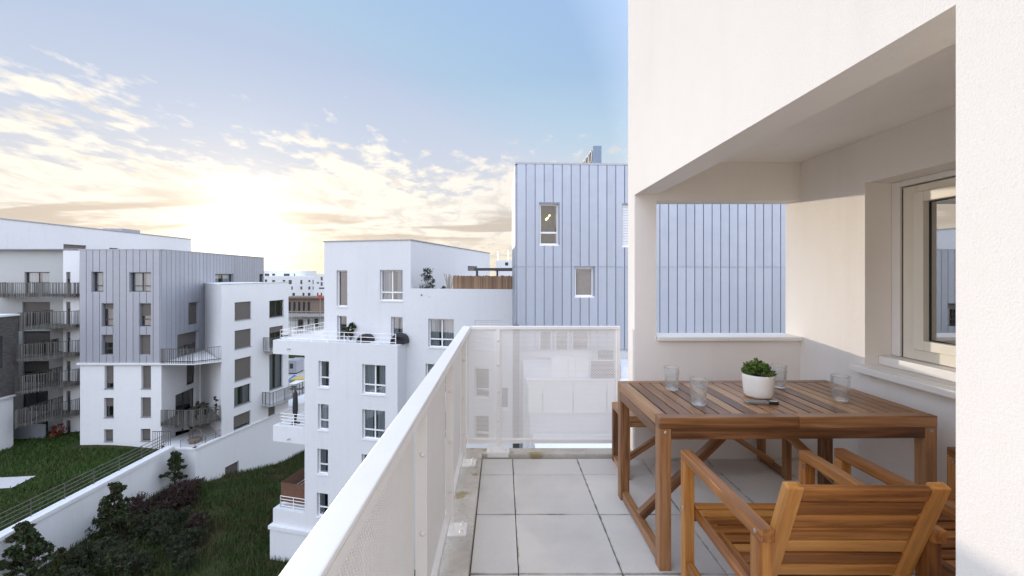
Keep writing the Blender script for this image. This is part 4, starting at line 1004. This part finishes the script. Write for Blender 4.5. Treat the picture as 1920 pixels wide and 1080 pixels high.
# dark brick block at the left edge
kb_ = thing('brick_building', 'dark grey brick block above a white base at the left edge', 'building', (-46, 36, RZ))
xk = -44.1; FK = Fr((xk, 30.0), (0, 1)); k1 = FK.a_of(35); k2 = FK.a_of(28)
zt_, zm_ = FK.z_of(20, 593), FK.z_of(20, 741)
mb = MB(); mb.box(-60, xk, 30, 30 + k1, zm_, zt_); mb.build('wall', M['brick'], kb_)
mb = MB(); mb.box(-60, xk + .08, 29.9, 30 + k1 + .05, zt_ + .002, zt_ + .16); mb.build('coping', M['stucco_far'], kb_)
mb = MB(); mb.box(-60, xk - .15, 30.1, 30 + k2, RZ - .8, zm_ - .19); mb.build('base_wall', M['stucco_far'], kb_)
mb = MB(); mb.box(-60, xk + .02, 30, 30 + k2 + .12, zm_ - .188, zm_ - .002); mb.build('string_course', M['stucco_far'], kb_)
mb = MB(); w0, w1 = FK.a_of(-16), FK.a_of(4); mb.box(xk - .02, xk + .03, 30 + w0, 30 + w1, FK.z_of(0, 690), FK.z_of(0, 630)); mb.build('window', M['pane_dark'], kb_)

# ================================================================== FAR: construction site and far blocks in the gap
def far_block(label, px0, px1, py0, Y, wins, dep=14, zb=GS):
    p = at(px0, py0, Y); x1 = at(px1, py0, Y).x
    b = thing('apartment_building', label, 'building', (p.x, Y, zb), 0, None)
    F = Fr((p.x, Y), (1, 0)); hs = [F.rect(*w) for w in wins]
    mb = MB(); facade(mb, F, 0, x1 - p.x, zb, p.z, hs, .3)
    mb.poly((x1, Y, zb), (x1, Y + dep, zb), (x1, Y + dep, p.z), (x1, Y, p.z)); mb.poly((p.x, Y + dep, zb), (p.x, Y, zb), (p.x, Y, p.z), (p.x, Y + dep, p.z))
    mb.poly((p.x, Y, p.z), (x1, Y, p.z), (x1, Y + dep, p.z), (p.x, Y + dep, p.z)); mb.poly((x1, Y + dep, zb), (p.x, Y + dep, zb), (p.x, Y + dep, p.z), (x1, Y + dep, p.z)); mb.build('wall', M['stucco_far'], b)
    for h in hs:
        mb = MB(); mb.fbox(F, h[0], h[1], -.3, -.25, h[2], h[3]); mb.build('window', M['pane_dark'], b)
    return b
far_block('far white block with small dark windows in the gap, its left wing', 470, 592, 518, 150,
          [(496, 524, 501, 529), (510, 525, 516, 532), (530, 525, 535, 532), (541, 525, 547, 533), (563, 525, 567, 533), (578, 525, 582, 529), (586, 525, 590, 533), (546, 537, 549, 543), (563, 537, 567, 543), (578, 537, 582, 543), (586, 537, 590, 543), (548, 549, 553, 556), (567, 549, 571, 556), (577, 549, 582, 556)])
far_block('far white penthouse storey with wide windows set back on the roofs of the far blocks', 470, 563, 507.5, 160, [(496, 513, 505, 518.5), (510, 513, 516, 517), (532, 513, 543, 518.5), (551, 513, 553, 518.5)])
far_block('far white block with stacked windows right of the gap', 588, 700, 514, 140, [(601, 519, 605, 526), (601, 529, 605, 536), (594, 529, 598, 532), (598, 539, 608, 542), (594, 549, 597, 555), (601, 549, 604, 555), (594, 560, 597, 567), (601, 560, 604, 567)])
far_block('small white rooftop block with antennas right of the white stepped block', 930, 1010, 488, 90, [(947, 492, 953, 498)], 10)
for (label, px, Y, z, h) in (('thin rooftop antenna nearest the zinc facade', 953, 91.5, at(930, 488, 90).z, 2.2), ('thin rooftop antenna left on the small white block', 934, 91.5, at(930, 488, 90).z, 1.9)):
    p = at(px, 480, Y); an = thing('antenna', label, 'antenna', (p.x, Y, z), 0, 'rooftop antennas')
    mb = MB(); mb.tube([(p.x, Y, z), (p.x, Y, z + h)], .04, 5); mb.build('mast', M['steel'], an)
    mb = MB(); mb.tube([(p.x - .6, Y, z + h * .85), (p.x + .6, Y, z + h * .85)], .03, 5)
    for k in range(5): mb.tube([(p.x - .5 + .25 * k, Y, z + h * .85 - .2), (p.x - .5 + .25 * k, Y, z + h * .85 + .2)], .02, 4)
    mb.build('aerial', M['steel'], an)
# house under construction
cs = thing('construction_building', 'unfinished concrete building with timber shuttering in the gap between the white blocks', 'building', at(540, 600, 110))
Yc = 110; z_ = lambda py, Y=Yc: CAMZ - (py - VPY) * Y / FPX
FC = Fr((x_(500, Yc), Yc), (1, 0)); hc = [FC.rect(*r_) for r_ in ((558, 599, 569, 616), (577, 598, 580, 611), (589, 596, 597, 613))]
mb = MB(); facade(mb, FC, 0, x_(640, Yc) - x_(500, Yc), GS, z_(597), hc, .4); mb.build('wall', M['stucco_far'], cs)
for h in hc:
    mb = MB(); mb.fbox(FC, h[0], h[1], -.5, -.41, h[2], h[3]); mb.build('opening', M['pane_dark'], cs)
mb = MB(); mb.box(x_(500, Yc), x_(640, Yc), Yc - .5, Yc + 14, z_(597) + .01, z_(593)); mb.build('slab', M['concrete'], cs)
mb = MB(); mb.box(x_(500, Yc), x_(584, Yc), Yc + 8, Yc + 14, z_(593) + .01, z_(563)); mb.build('upper_storey', M['timber'], cs)
mb = MB(); mb.box(x_(500, Yc), x_(586, Yc), Yc + 7.2, Yc + 14.5, z_(563) + .01, z_(560)); mb.build('roof_slab', M['timber'], cs)
for k in range(5):
    mb = MB(); a_ = x_(541 + 9 * k, Yc + 7.9); mb.box(a_, a_ + .55, Yc + 7.85, Yc + 7.98, z_(592, Yc + 8), z_(566, Yc + 8)); mb.build('opening', M['pane_dark'], cs)
sf = thing('scaffold', 'light metal scaffolding with decks on the unfinished building', 'scaffold', (x_(570, 108), 108, GS))
mb = MB()
for k in range(16):
    xx = x_(538, 108) + .62 * k; mb.tube([(xx, 108.6, GS), (xx, 108.6, z_(580) + random.uniform(-.8, .6))], .045, 5)
for py in (586, 600, 608): mb.tube([(x_(536, 108), 108.6, z_(py)), (x_(612, 108), 108.6, z_(py + 1))], .05, 5)
mb.build('pole', M['pale_metal'], sf)
for py in (590, 583.5):
    mb = MB(); mb.box(x_(540, 108), x_(610, 108), 106.5, 108.4, z_(py), z_(py) + .16); mb.build('deck', M['concrete' if py > 585 else 'timber'], sf)
for (label, cat, name, px, py, Y, w_, h_, mat) in (
        ('pale blue site cabin seen under the white block terrace', 'cabin', 'site_cabin', 548, 700, 87.7, 1.8, 2.6, 'zinc_matt'),
        ('crumpled blue tarp on the building site under the white terrace', 'tarp', 'tarp', 552, 696, 82, 1.3, .55, 'blue_tarp'),
        ('stack of yellow planks on the building site', 'plank stack', 'plank_stack', 562, 708, 79.6, 2.8, .4, 'yellow'),
        ('white van roofed trailer parked on the building site', 'trailer', 'trailer', 553, 722, 76, 2.2, .8, 'stucco_far'),
        ('red tarp heap behind the folded parasol', 'tarp', 'tarp', 556, 752, 69, 2.1, .7, 'red_tarp'),
        ('small blue tarp heap beside the red tarp', 'tarp', 'tarp', 570, 752, 69, .9, .8, 'blue_tarp'),
        ('tiny red site sign on a post before the far blocks', 'sign', 'sign', 600, 557, 105, .9, 1.2, 'red_tarp')):
    p = at(px, py, Y); zb_ = GS if py > 600 else z_(593)
    if py > 600: p.z = GS
    t_ = thing(name, label, cat, (p.x, Y, zb_)); mb = MB()
    if name == 'tarp':
        n = 9; base = 0
        for j in range(n):
            for i in range(n):
                u_, v_ = i / (n - 1) * 2 - 1, j / (n - 1) * 2 - 1
                mb.v.append((p.x + u_ * w_, Y + v_ * w_ * .8, GS + 1.8 * max(0, (1 - u_ * u_) * (1 - v_ * v_)) * h_ * random.uniform(.7, 1.3) + .02))
        for j in range(n - 1):
            for i in range(n - 1): k = j * n + i; mb.f.append((k, k + 1, k + n + 1, k + n))
        mb.build('sheet', M[mat], t_)
        mb = MB(); mb.box(p.x - w_ * .5, p.x + w_ * .5, Y - w_ * .4, Y + w_ * .4, GS, GS + .3); mb.build('pile', M['concrete'], t_)
    elif name == 'plank_stack':
        for k in range(5):
            mb = MB(); mb.box(p.x - w_ / 2 + .05 * (k % 2), p.x + w_ / 2, Y - 1 + .1 * (k % 2), Y + 1.4, GS + .25 * k, GS + .25 * k + .2); mb.build('plank', M[mat], t_)
    elif name == 'sign':
        mb.lathe([(.05, -.05), (.52, -.04), (.52, .04), (.05, .05)], 14); o = mb.build('board', M[mat], None); o.parent = t_; o.location = (0, 0, p.z - zb_); o.rotation_euler = (R(90), 0, 0)
        mb = MB(); mb.tube([(p.x, Y + .1, zb_), (p.x, Y + .1, p.z + .5)], .06, 6); mb.build('post', M['steel'], t_)
    else:
        mb.box(p.x - w_ / 2, p.x + w_ / 2, Y, Y + 3.2, GS + .25, GS + h_ + .25); mb.build('body', M[mat], t_, bevel=.05)
        mb = MB(); mb.box(p.x - w_ / 2 + .1, p.x + w_ / 2 - .1, Y + .2, Y + 3.0, GS, GS + .249); mb.build('base', M['dark_metal'], t_)
        mb = MB(); mb.box(p.x - w_ * .3, p.x + w_ * .1, Y - .03, Y - .002, GS + h_ * .45, GS + h_ * .85); mb.build('window', M['pane_dark'], t_)
sg = MB(); sg.box(-60, -8, 56, 104, GS - .01, GS + .004); setp(sg.build('ground', M['concrete']), kind='structure')

# ================================================================== VEGETATION
def tree(label, x, y, z, h, r, cl, per, size, mat='leaf', lean=.0):
    t_ = thing('tree', label, 'tree', (x, y, z), 0, 'young trees along the garden wall')
    cs, rs = [], []
    nb_ = 26
    for i in range(nb_):                                    # tiers of boughs, longest low down, each with its own leafy tufts
        zz = .30 + .66 * i / (nb_ - 1); a = i * 2.4 + random.uniform(-.5, .5); ln = r * (1.12 - .98 * (zz - .30) / .70) * random.uniform(.65, 1.2)
        for q_ in range(max(2, int(cl / nb_))):
            f_ = random.uniform(.25, 1.0) ** .8
            cs.append((math.cos(a) * ln * f_ + lean * zz + random.gauss(0, .07), math.sin(a) * ln * f_ + random.gauss(0, .07), h * (zz + .05 * f_) + random.gauss(0, .06))); rs.append(r * random.uniform(.12, .24))
    link_mesh('crown', leaf_mesh('crown', cs, rs, per, size, M[mat], aspect=.55), None, t_)
    mb = MB(); o_ = Vector((x, y, z))
    mb.tube([o_, o_ + Vector((.03, 0, h * .35)), o_ + Vector((lean * .6, .02, h * .62)), o_ + Vector((lean, 0, h * .93))], .05 + .012 * h, 7, .015); mb.build('trunk', M['bark'], t_)
    mb = MB()
    for c in cs[:cl // 2]:
        zs = c[2] * random.uniform(.5, .75); mb.tube([o_ + Vector((lean * zs / h, 0, zs)), o_ + Vector(((c[0] + lean * zs / h) / 2, c[1] / 2, (zs + c[2]) / 2 + .05)), o_ + Vector(c)], .03, 5, .008)
    mb.build('limb', M['bark'], t_)
    return t_
tree('small dark tree at the far end of the long garden wall', -27.55, 35.6, GZ, 2.95, 1.0, 60, 42, .11)
tree('middle dark tree with wind swept crown against the garden wall', -26.75, 29.0, GZ, 3.6, 1.15, 70, 42, .12, lean=.25)
tree('nearest dark tree at the lower left corner by the garden wall', -27.1, 24.2, GZ, 3.7, 1.25, 80, 44, .13, lean=-.2)
# loose bushes on the lower slope
bp = []
for k, (mat, h) in enumerate((('leaf_bush', 1.0), ('leaf_bush', 1.0), ('leaf', 1.0), ('leaf_purple', 1.0))):
    cs = []
    for _ in range(46):
        a = random.uniform(0, 6.28); q_ = random.random() ** .55; zz = random.uniform(.05, 1)
        cs.append((math.cos(a) * q_ * (1.05 - .5 * zz), math.sin(a) * q_ * (1.05 - .5 * zz), zz))
    bp.append(leaf_mesh('foliage', cs, [random.uniform(.12, .26) for _ in cs], 34, .075, M[mat], aspect=.4))
stm = MB()
for k in range(14):
    a = random.uniform(0, 6.28); w_ = random.uniform(.2, .8); stm.tube([(0, 0, 0), (math.cos(a) * w_ * .4, math.sin(a) * w_ * .4, .5), (math.cos(a) * w_, math.sin(a) * w_, random.uniform(.8, 1.15))], .018, 4, .006)
so = stm.build('stem', M['bark']); STM = so.data; bpy.data.objects.remove(so)
nb = 0
def bush_label(k, x, y, s_):
    col = ('grey green', 'dark green', 'deep green', 'purplish brown')[k]
    size = 'low' if s_ < .78 else ('tall' if s_ > 1.05 else 'middling')
    zone = 'left of the nearest corner tree' if y < 21.5 and x < -25 else 'between the nearest and middle garden trees' if y < 27 and x < -25 else 'beside the middle garden tree' if y < 31 and x < -24.5 else 'at the foot of the far garden tree' if x < -23.5 else 'out on the open slope, upper part' if y > 25 else 'low down by the white block'
    return f'{size} {col} bush {zone}' + (', close to the wall' if x < -26.2 else '')
for _ in range(400):
    if nb >= 62: break
    y = random.uniform(18.5, 34.5); x = random.uniform(-28.0, -28.0 + 4.0 + max(0, (34.5 - y)) * .62)
    if x > -16 or (y > 31 and x > -24.5): continue
    k = 3 if (y > 30.5 and x < -24) or random.random() < .08 else random.choice((0, 1, 2)); s_ = random.uniform(.6, 1.25) * (1.0 if x < -22 else .8)
    hz = s_ * random.uniform(.9, 1.5)
    t_ = thing('bush', bush_label(k, x, y, s_), 'bush', (x, y, zg(y)), random.uniform(0, 6.28), 'tangled bushes below the garden wall')
    t_.scale = (s_, s_, hz); link_mesh('foliage', bp[k], None, t_); link_mesh('stem', STM, None, t_); nb += 1
by_label = {}
for o in bpy.data.objects:
    if o.get('category') == 'bush': by_label.setdefault(o['label'], []).append(o)
for lab, os_ in by_label.items():
    if len(os_) < 2: continue
    os_.sort(key=lambda o: o.location.x)
    for k, o in enumerate(os_):
        o['label'] = lab.replace(', close to the wall', '').replace(', upper part', ' higher up') + ', ' + (('nearest the wall',) + ('second from the wall', 'third from the wall', 'fourth from the wall', 'fifth from the wall', 'sixth from the wall'))[min(k, 5)]
def blades(name, pts, hmin, hmax, mat, wid=.05):
    n = len(pts); P = np.array(pts); a = rng.random(n) * 6.283; h = hmin + (hmax - hmin) * rng.random(n)
    ln = np.stack([np.cos(a + 1.3), np.sin(a + 1.3)], 1) * (h * rng.random(n) * .7)[:, None]
    dv = np.stack([np.cos(a), np.sin(a)], 1) * wid
    V = np.zeros((n, 3, 3)); V[:, 0, :2] = P[:, :2] - dv; V[:, 1, :2] = P[:, :2] + dv; V[:, 2, :2] = P[:, :2] + ln
    V[:, 0, 2] = P[:, 2] - .03; V[:, 1, 2] = P[:, 2] - .03; V[:, 2, 2] = P[:, 2] + h
    me = bpy.data.meshes.new(name); me.vertices.add(n * 3); me.vertices.foreach_set('co', V.ravel())
    me.loops.add(n * 3); me.loops.foreach_set('vertex_index', np.arange(n * 3, dtype=np.int32)); me.polygons.add(n); me.polygons.foreach_set('loop_start', np.arange(0, n * 3, 3, dtype=np.int32)); me.update(); me.materials.append(mat)
    o = link_mesh(name, me); setp(o, kind='stuff'); return o
N = 70000
xx = rng.uniform(-28.4, -9, N); yy = rng.uniform(17, 52, N)
patch = np.sin(xx * 1.1 + yy * .7) + np.sin(yy * 1.7 - xx * .6) + rng.normal(size=N) * .8
keep = patch > -1.2
blades('wild_grass', np.stack([xx, yy, np.array([zg(q) for q in yy]) - .02], 1)[keep], .10, .55, M['grass_wild'], .035)
N = 60000
xx = rng.uniform(-58, -29.1, N); yy = rng.uniform(15, 41, N)
zz = RZ + .25 * np.sin(xx * .35 + yy * .2) + .35 * np.clip((-xx - 30) / 10, 0, 1) * np.clip((yy - 24) / 8, 0, 1)
keep = ~((xx > -39.2) & (yy > 37.3)) & ~((yy > 30.6) & (yy < 32.6) & (xx < -35.6)) & ~((xx < -45) & (yy > 36))
blades('lawn_grass', np.stack([xx, yy, zz], 1)[keep], .10, .32, M['grass'], .05)
g = MB(); n = 14
for k in range(n):
    xa, xb = -56 + (56 - 35.7) * k / n, -56 + (56 - 35.7) * (k + 1) / n
    zf = lambda x, y: RZ + .25 * math.sin(x * .35 + y * .2) + .35 * max(0, min(1, (-x - 30) / 10)) * max(0, min(1, (y - 24) / 8)) + .07
    g.poly((xa, 30.8, zf(xa, 30.8)), (xb, 30.8, zf(xb, 30.8)), (xb, 32.4, zf(xb, 32.4)), (xa, 32.4, zf(xa, 32.4)))
setp(g.build('path', M['path']), kind='structure')
# small plants on the left block's balconies
for (lab, px, Yp, zz, r_, h_, mt) in (
        ('leafy potted plant at the middle of the lower corner balcony', 369, 38.6, Z2 + .24, .35, 1.8, 'leaf'),
        ('thin potted plant at the right end of the lower corner balcony', 404, 39.3, Z2 + .24, .22, 2.0, 'leaf_bush'),
        ('bushy potted plant right of the middle on the lower corner balcony', 388, 38.9, Z2 + .24, .30, 1.5, 'leaf_bush'),
        ('red leaved shrub before the cream facade ground floor', 105, 40.0, RZ + .2, .8, 1.3, 'leaf_red')):
    p = at(px, 600, Yp); bush_at('potted_plant' if mt != 'leaf_red' else 'shrub', lab, 'plant', (p.x, Yp, zz), r_, h_, 14, 22, .10, M[mt])

# ================================================================== FURNITURE
PLK = {}
def plank(parent, name, p0, p1, w, h, mat, up=(0, 0, 1), bev=.0035):
    """one length of timber: local X runs along the grain"""
    p0, p1 = Vector(p0), Vector(p1); d = p1 - p0; L = d.length; x = d / L
    z = Vector(up); z = (z - x * z.dot(x)).normalized(); y = z.cross(x)
    key = (round(L, 4), w, h, mat, bev)
    if key not in PLK: PLK[key] = bevel_box_mesh(name, L, w, h, bev, M[mat], 2)
    o = link_mesh(name, PLK[key], None, parent)
    Mx = Matrix((x, y, z)).transposed().to_4x4(); Mx.translation = (p0 + p1) / 2
    o.matrix_local = Mx
    return o
SCR = MB(); SCR.lathe([(.0075, 0), (.0075, .0015), (.004, .003), (.0035, .0012)], 12); so = SCR.build('screw', M['steel']); SCREW = so.data; bpy.data.objects.remove(so)
def screw(parent, loc, axis):
    o = link_mesh('screw', SCREW, None, parent)
    o.matrix_local = Matrix.Translation(loc) @ Vector((0, 0, 1)).rotation_difference(Vector(axis)).to_matrix().to_4x4()

# table ------------------------------------------------------------
TB = thing('garden_table', 'brown slatted wooden table with diagonal braces in the loggia', 'table')
TW, TD, THh = 1.372, .70, .745; wt = 'wood_table'
hx, hy = TW / 2, TD / 2
for sx in (-1, 1):
    for sy in (-1, 1): plank(TB, 'leg', (sx * (hx - .030), sy * (hy - .030), .0), (sx * (hx - .030), sy * (hy - .030), .688), .058, .058, wt, up=(0, 1, 0))
for sy in (-1, 1):
    plank(TB, 'rail', (-hx + .06, sy * (hy - .016), .662), (hx - .06, sy * (hy - .016), .662), .030, .051, wt)
    plank(TB, 'top_board', (-hx, sy * (hy - .0275), .717), (-.0015, sy * (hy - .0275), .717), .055, .056, wt)
    plank(TB, 'top_board', (.0015, sy * (hy - .0275), .717), (hx, sy * (hy - .0275), .717), .055, .056, wt)
for sx in (-1, 1):
    plank(TB, 'rail', (sx * (hx - .016), -hy + .06, .662), (sx * (hx - .016), hy - .06, .662), .030, .051, wt)
    plank(TB, 'stretcher', (sx * (hx - .030), -hy + .06, .034), (sx * (hx - .030), hy - .06, .034), .040, .05, wt)
    plank(TB, 'brace', (sx * (hx - .03), 0, .075), (sx * .05, 0, .655), .042, .045, wt)
    plank(TB, 'top_board', (sx * (hx - .026), -hy + .0565, .7185), (sx * (hx - .026), hy - .0565, .7185), .052, .053, wt)
plank(TB, 'cross_rail', (0, -hy + .06, .668), (0, hy - .06, .668), .06, .038, wt)
ns = 19; x0 = -hx + .056; x1 = hx - .056; pitch = (x1 - x0) / ns
for k in range(ns):
    xx = x0 + pitch * (k + .5)
    plank(TB, 'slat', (xx, -hy + .0565, .734), (xx, hy - .0565, .734), round(pitch - .010, 4), .020, wt, bev=.003)
screw(TB, (-hx + .03, -hy + .0008, .672), (0, -1, 0)); screw(TB, (hx - .03, -hy + .0008, .672), (0, -1, 0))
TB.location = (1.440, 2.412, 0); TB.rotation_euler = (0, 0, R(1.0))

# bench ------------------------------------------------------------
BN = thing('bench', 'low brown wooden bench between the table and the parapet', 'bench')
bw, bd, bh = 1.17, .335, .447; hx, hy = bw / 2, bd / 2
for sx in (-1, 1):
    for sy in (-1, 1): plank(BN, 'leg', (sx * (hx - .022), sy * (hy - .022), 0), (sx * (hx - .022), sy * (hy - .022), .405), .043, .043, wt, up=(0, 1, 0))
    plank(BN, 'stretcher', (sx * (hx - .022), -hy + .045, .028), (sx * (hx - .022), hy - .045, .028), .036, .042, wt)
    plank(BN, 'brace', (sx * (hx - .03), 0, .055), (sx * .05, 0, .385), .034, .038, wt)
    plank(BN, 'top_board', (sx * (hx - .021), -hy + .0435, .427), (sx * (hx - .021), hy - .0435, .427), .042, .040, wt)
for sy in (-1, 1):
    plank(BN, 'top_board', (-hx, sy * (hy - .021), .427), (hx, sy * (hy - .021), .427), .042, .040, wt)
    plank(BN, 'rail', (-hx + .046, sy * (hy - .018), .386), (hx - .046, sy * (hy - .018), .386), .028, .036, wt)
x0 = -hx + .0435; x1 = hx - .0435; nsl = 16; pitch = (x1 - x0) / nsl
for k in range(nsl):
    xx = x0 + pitch * (k + .5); plank(BN, 'slat', (xx, -hy + .0435, .436), (xx, hy - .0435, .436), round(pitch - .009, 4), .018, wt, bev=.003)
BN.location = (1.433, 3.118, 0)

# armchairs --------------------------------------------------------
def make_chair():
    t_ = thing('garden_armchair', 'nearest wooden armchair, its slatted back towards the camera', 'armchair', group='wooden armchairs at the table'); wd = 'wood'
    ax = .2675
    for sx in (-1, 1):
        plank(t_, 'leg', (sx * ax, .285, 0), (sx * ax, .285, .600), .044, .044, wd, up=(0, 1, 0))
        plank(t_, 'leg', (sx * ax, -.262, 0), (sx * ax, -.262, .600), .044, .044, wd, up=(0, 1, 0))
        plank(t_, 'armrest', (sx * ax, -.302, .621), (sx * ax, .307, .621), .046, .040, wd, bev=.005)
        plank(t_, 'seat_rail', (sx * (ax - .041), -.24, .362), (sx * (ax - .041), .275, .378), .034, .058, wd)
        plank(t_, 'stile', (sx * .2185, -.175, .335), (sx * .2185, -.345, .806), .052, .030, wd, up=(0, -1, 0), bev=.006)
        plank(t_, 'stretcher', (sx * ax, -.238, .14), (sx * ax, .262, .14), .028, .036, wd)
        screw(t_, (sx * .2906, -.270, .622), (sx, 0, 0)); screw(t_, (sx * .2896, .285, .39), (sx, 0, 0))
        screw(t_, (sx * .24, .272, .585), (0, -1, 0))
    plank(t_, 'front_rail', (-ax + .023, .288, .362), (ax - .023, .288, .362), .030, .058, wd)
    for k in range(9):
        y = .262 - .0535 * k; z = .402 - .016 * k / 9 * 1.6
        plank(t_, 'seat_slat', (-.243, y, z), (.243, y, z), .045, .018, wd)
    A = Vector((0, -.175, .335)); B = Vector((0, -.345, .806)); dv = (B - A)
    nrm = Vector((0, -dv.z, dv.y)).normalized()
    n = 8
    for k in range(n):
        f_ = .125 + .865 * (k + .5) / n; c = A + dv * f_ + nrm * (-.002 if k != n - 1 else 0)
        plank(t_, 'back_slat', (-.192, c.y, c.z), (.192, c.y, c.z), .018 if k < n - 1 else .026, .0468, wd, up=dv, bev=.004 if k < n - 1 else .008)
    return t_
ch1 = make_chair(); ch1.location = (1.100, 1.622, 0); ch1.rotation_euler = (0, 0, R(-.4))
def dup(o, parent=None):
    c = o.copy(); COL.objects.link(c)
    if parent is not None: c.parent = parent
    for k in o.children: dup(k, c)
    return c
ch2 = dup(ch1); ch2.location = (1.823, 1.650, 0); ch2.rotation_euler = (0, 0, R(1.6))
ch2['label'] = 'wooden armchair tucked between the nearest armchair and the stucco wall'

# glasses ----------------------------------------------------------
def make_glass(label, x, y, level):
    t_ = thing('drinking_glass', label, 'glass', (x, y, .745), random.uniform(0, 1), 'ribbed water glasses on the table')
    n = 20; rib = lambda a, z: 1 + .018 * math.cos(n * a)
    mb = MB(); H = .138; ro = lambda z: .0345 + .0115 * z / H
    prof = [(.030, 0), (.0335, .002)] + [(ro(z), z) for z in (.006, .03, .06, .09, .115, .13)] + [(ro(H) + .0005, H)]
    inn = [(ro(H) - .0022, H)] + [(ro(z) - .0028, z) for z in (.13, .115, .09, .06, .03, .014)] + [(.027, .010), (.004, .009)]
    lo = Vector((x, y, .745))
    base = len(mb.v); seg = 80; pr = prof + inn
    mb.lathe(prof, seg, lo, rib=lambda a, z: rib(a, z) if .004 < z < .128 else 1, closed=False)
    mb.lathe(inn, seg, lo, closed=False)
    nb_ = len(prof) * seg
    for j in range(seg): mb.f.append(((len(prof) - 1) * seg + j, (len(prof) - 1) * seg + (j + 1) % seg, nb_ + (j + 1) % seg, nb_ + j))
    mb.f.append(tuple(j for j in reversed(range(seg))))
    mb.build('tumbler', M['tumbler'], t_, smooth=True)
    mb = MB(); zs = [.0115, .03, .06, .09, .12]; zs = [z for z in zs if z < level - .006] + [level]
    mb.lathe([(ro(z) - .0034, z) for z in zs], 48, lo); mb.build('water', M['water'], t_, smooth=False)
make_glass('leftmost ribbed glass of water, nearly full, at the back of the table', 1.014, 2.538, .112)
make_glass('ribbed glass of water standing nearest the table front', 1.042, 2.250, .100)
make_glass('nearly full ribbed glass close behind the white pot', 1.690, 2.590, .118)
make_glass('half full ribbed glass on the right side of the table', 1.853, 2.322, .066)

# pot with plant ---------------------------------------------------
PX, PY = 1.452, 2.404
pot = thing('potted_plant', 'white round pot with small leafy green plant on the table', 'plant', (PX, PY, .745)); lo = Vector((PX, PY, .745))
mb = MB(); mb.lathe([(.055, 0), (.066, .004), (.072, .013), (.0765, .05), (.080, .10), (.0815, .126), (.0805, .129), (.0785, .127), (.077, .11), (.002, .108)], 56, lo); mb.build('pot', M['ceramic'], pot, smooth=True)
mb = MB(); mb.lathe([(.0768, .1085), (.05, .114), (.002, .116)], 24, lo); mb.build('soil', M['soil'], pot, smooth=True)
cs = []
for _ in range(74):
    a = random.uniform(0, 6.28); q_ = random.random() ** .5; cs.append((math.cos(a) * .072 * q_ * 1.05, math.sin(a) * .072 * q_ * 1.05, .132 + .072 * (1 - q_ * q_ * .7) * random.uniform(.1, 1.15)))
link_mesh('foliage', leaf_mesh('foliage', cs, [.0135] * len(cs), 15, .0085, M['leaf_pot'], flat=.9, aspect=.62), None, pot)
mb = MB()
for c in cs[::2]: mb.tube([lo + Vector((c[0] * .3, c[1] * .3, .112)), lo + Vector((c[0] * .75, c[1] * .75, c[2] * .8)), lo + Vector(c)], .0018, 5, .001)
mb.build('stem', M['bark'], pot)

# flat grey device under the pot's front -----------------------------
dv_ = thing('remote_control', 'flat grey device with black studded end lying before the white pot', 'device', (1.385, 2.275, .745), R(-7))
def lbox(name, x0, x1, y0, y1, z0, z1, mat, bev, par):
    mb = MB(); mb.box(x0, x1, y0, y1, z0, z1); o = mb.build(name, M[mat], None, bevel=bev); o.parent = par; return o
lbox('body', -.075, .035, -.024, .024, .0, .013, 'grey_case', .003, dv_)
hd = lbox('head', .0355, .085, -.022, .022, .001, .016, 'black_plastic', .004, dv_)
for k in range(5): lbox('button', .045 + .0075 * k, .049 + .0075 * k, -.016, -.004, .0162, .0185, 'white_metal', .0008, hd)
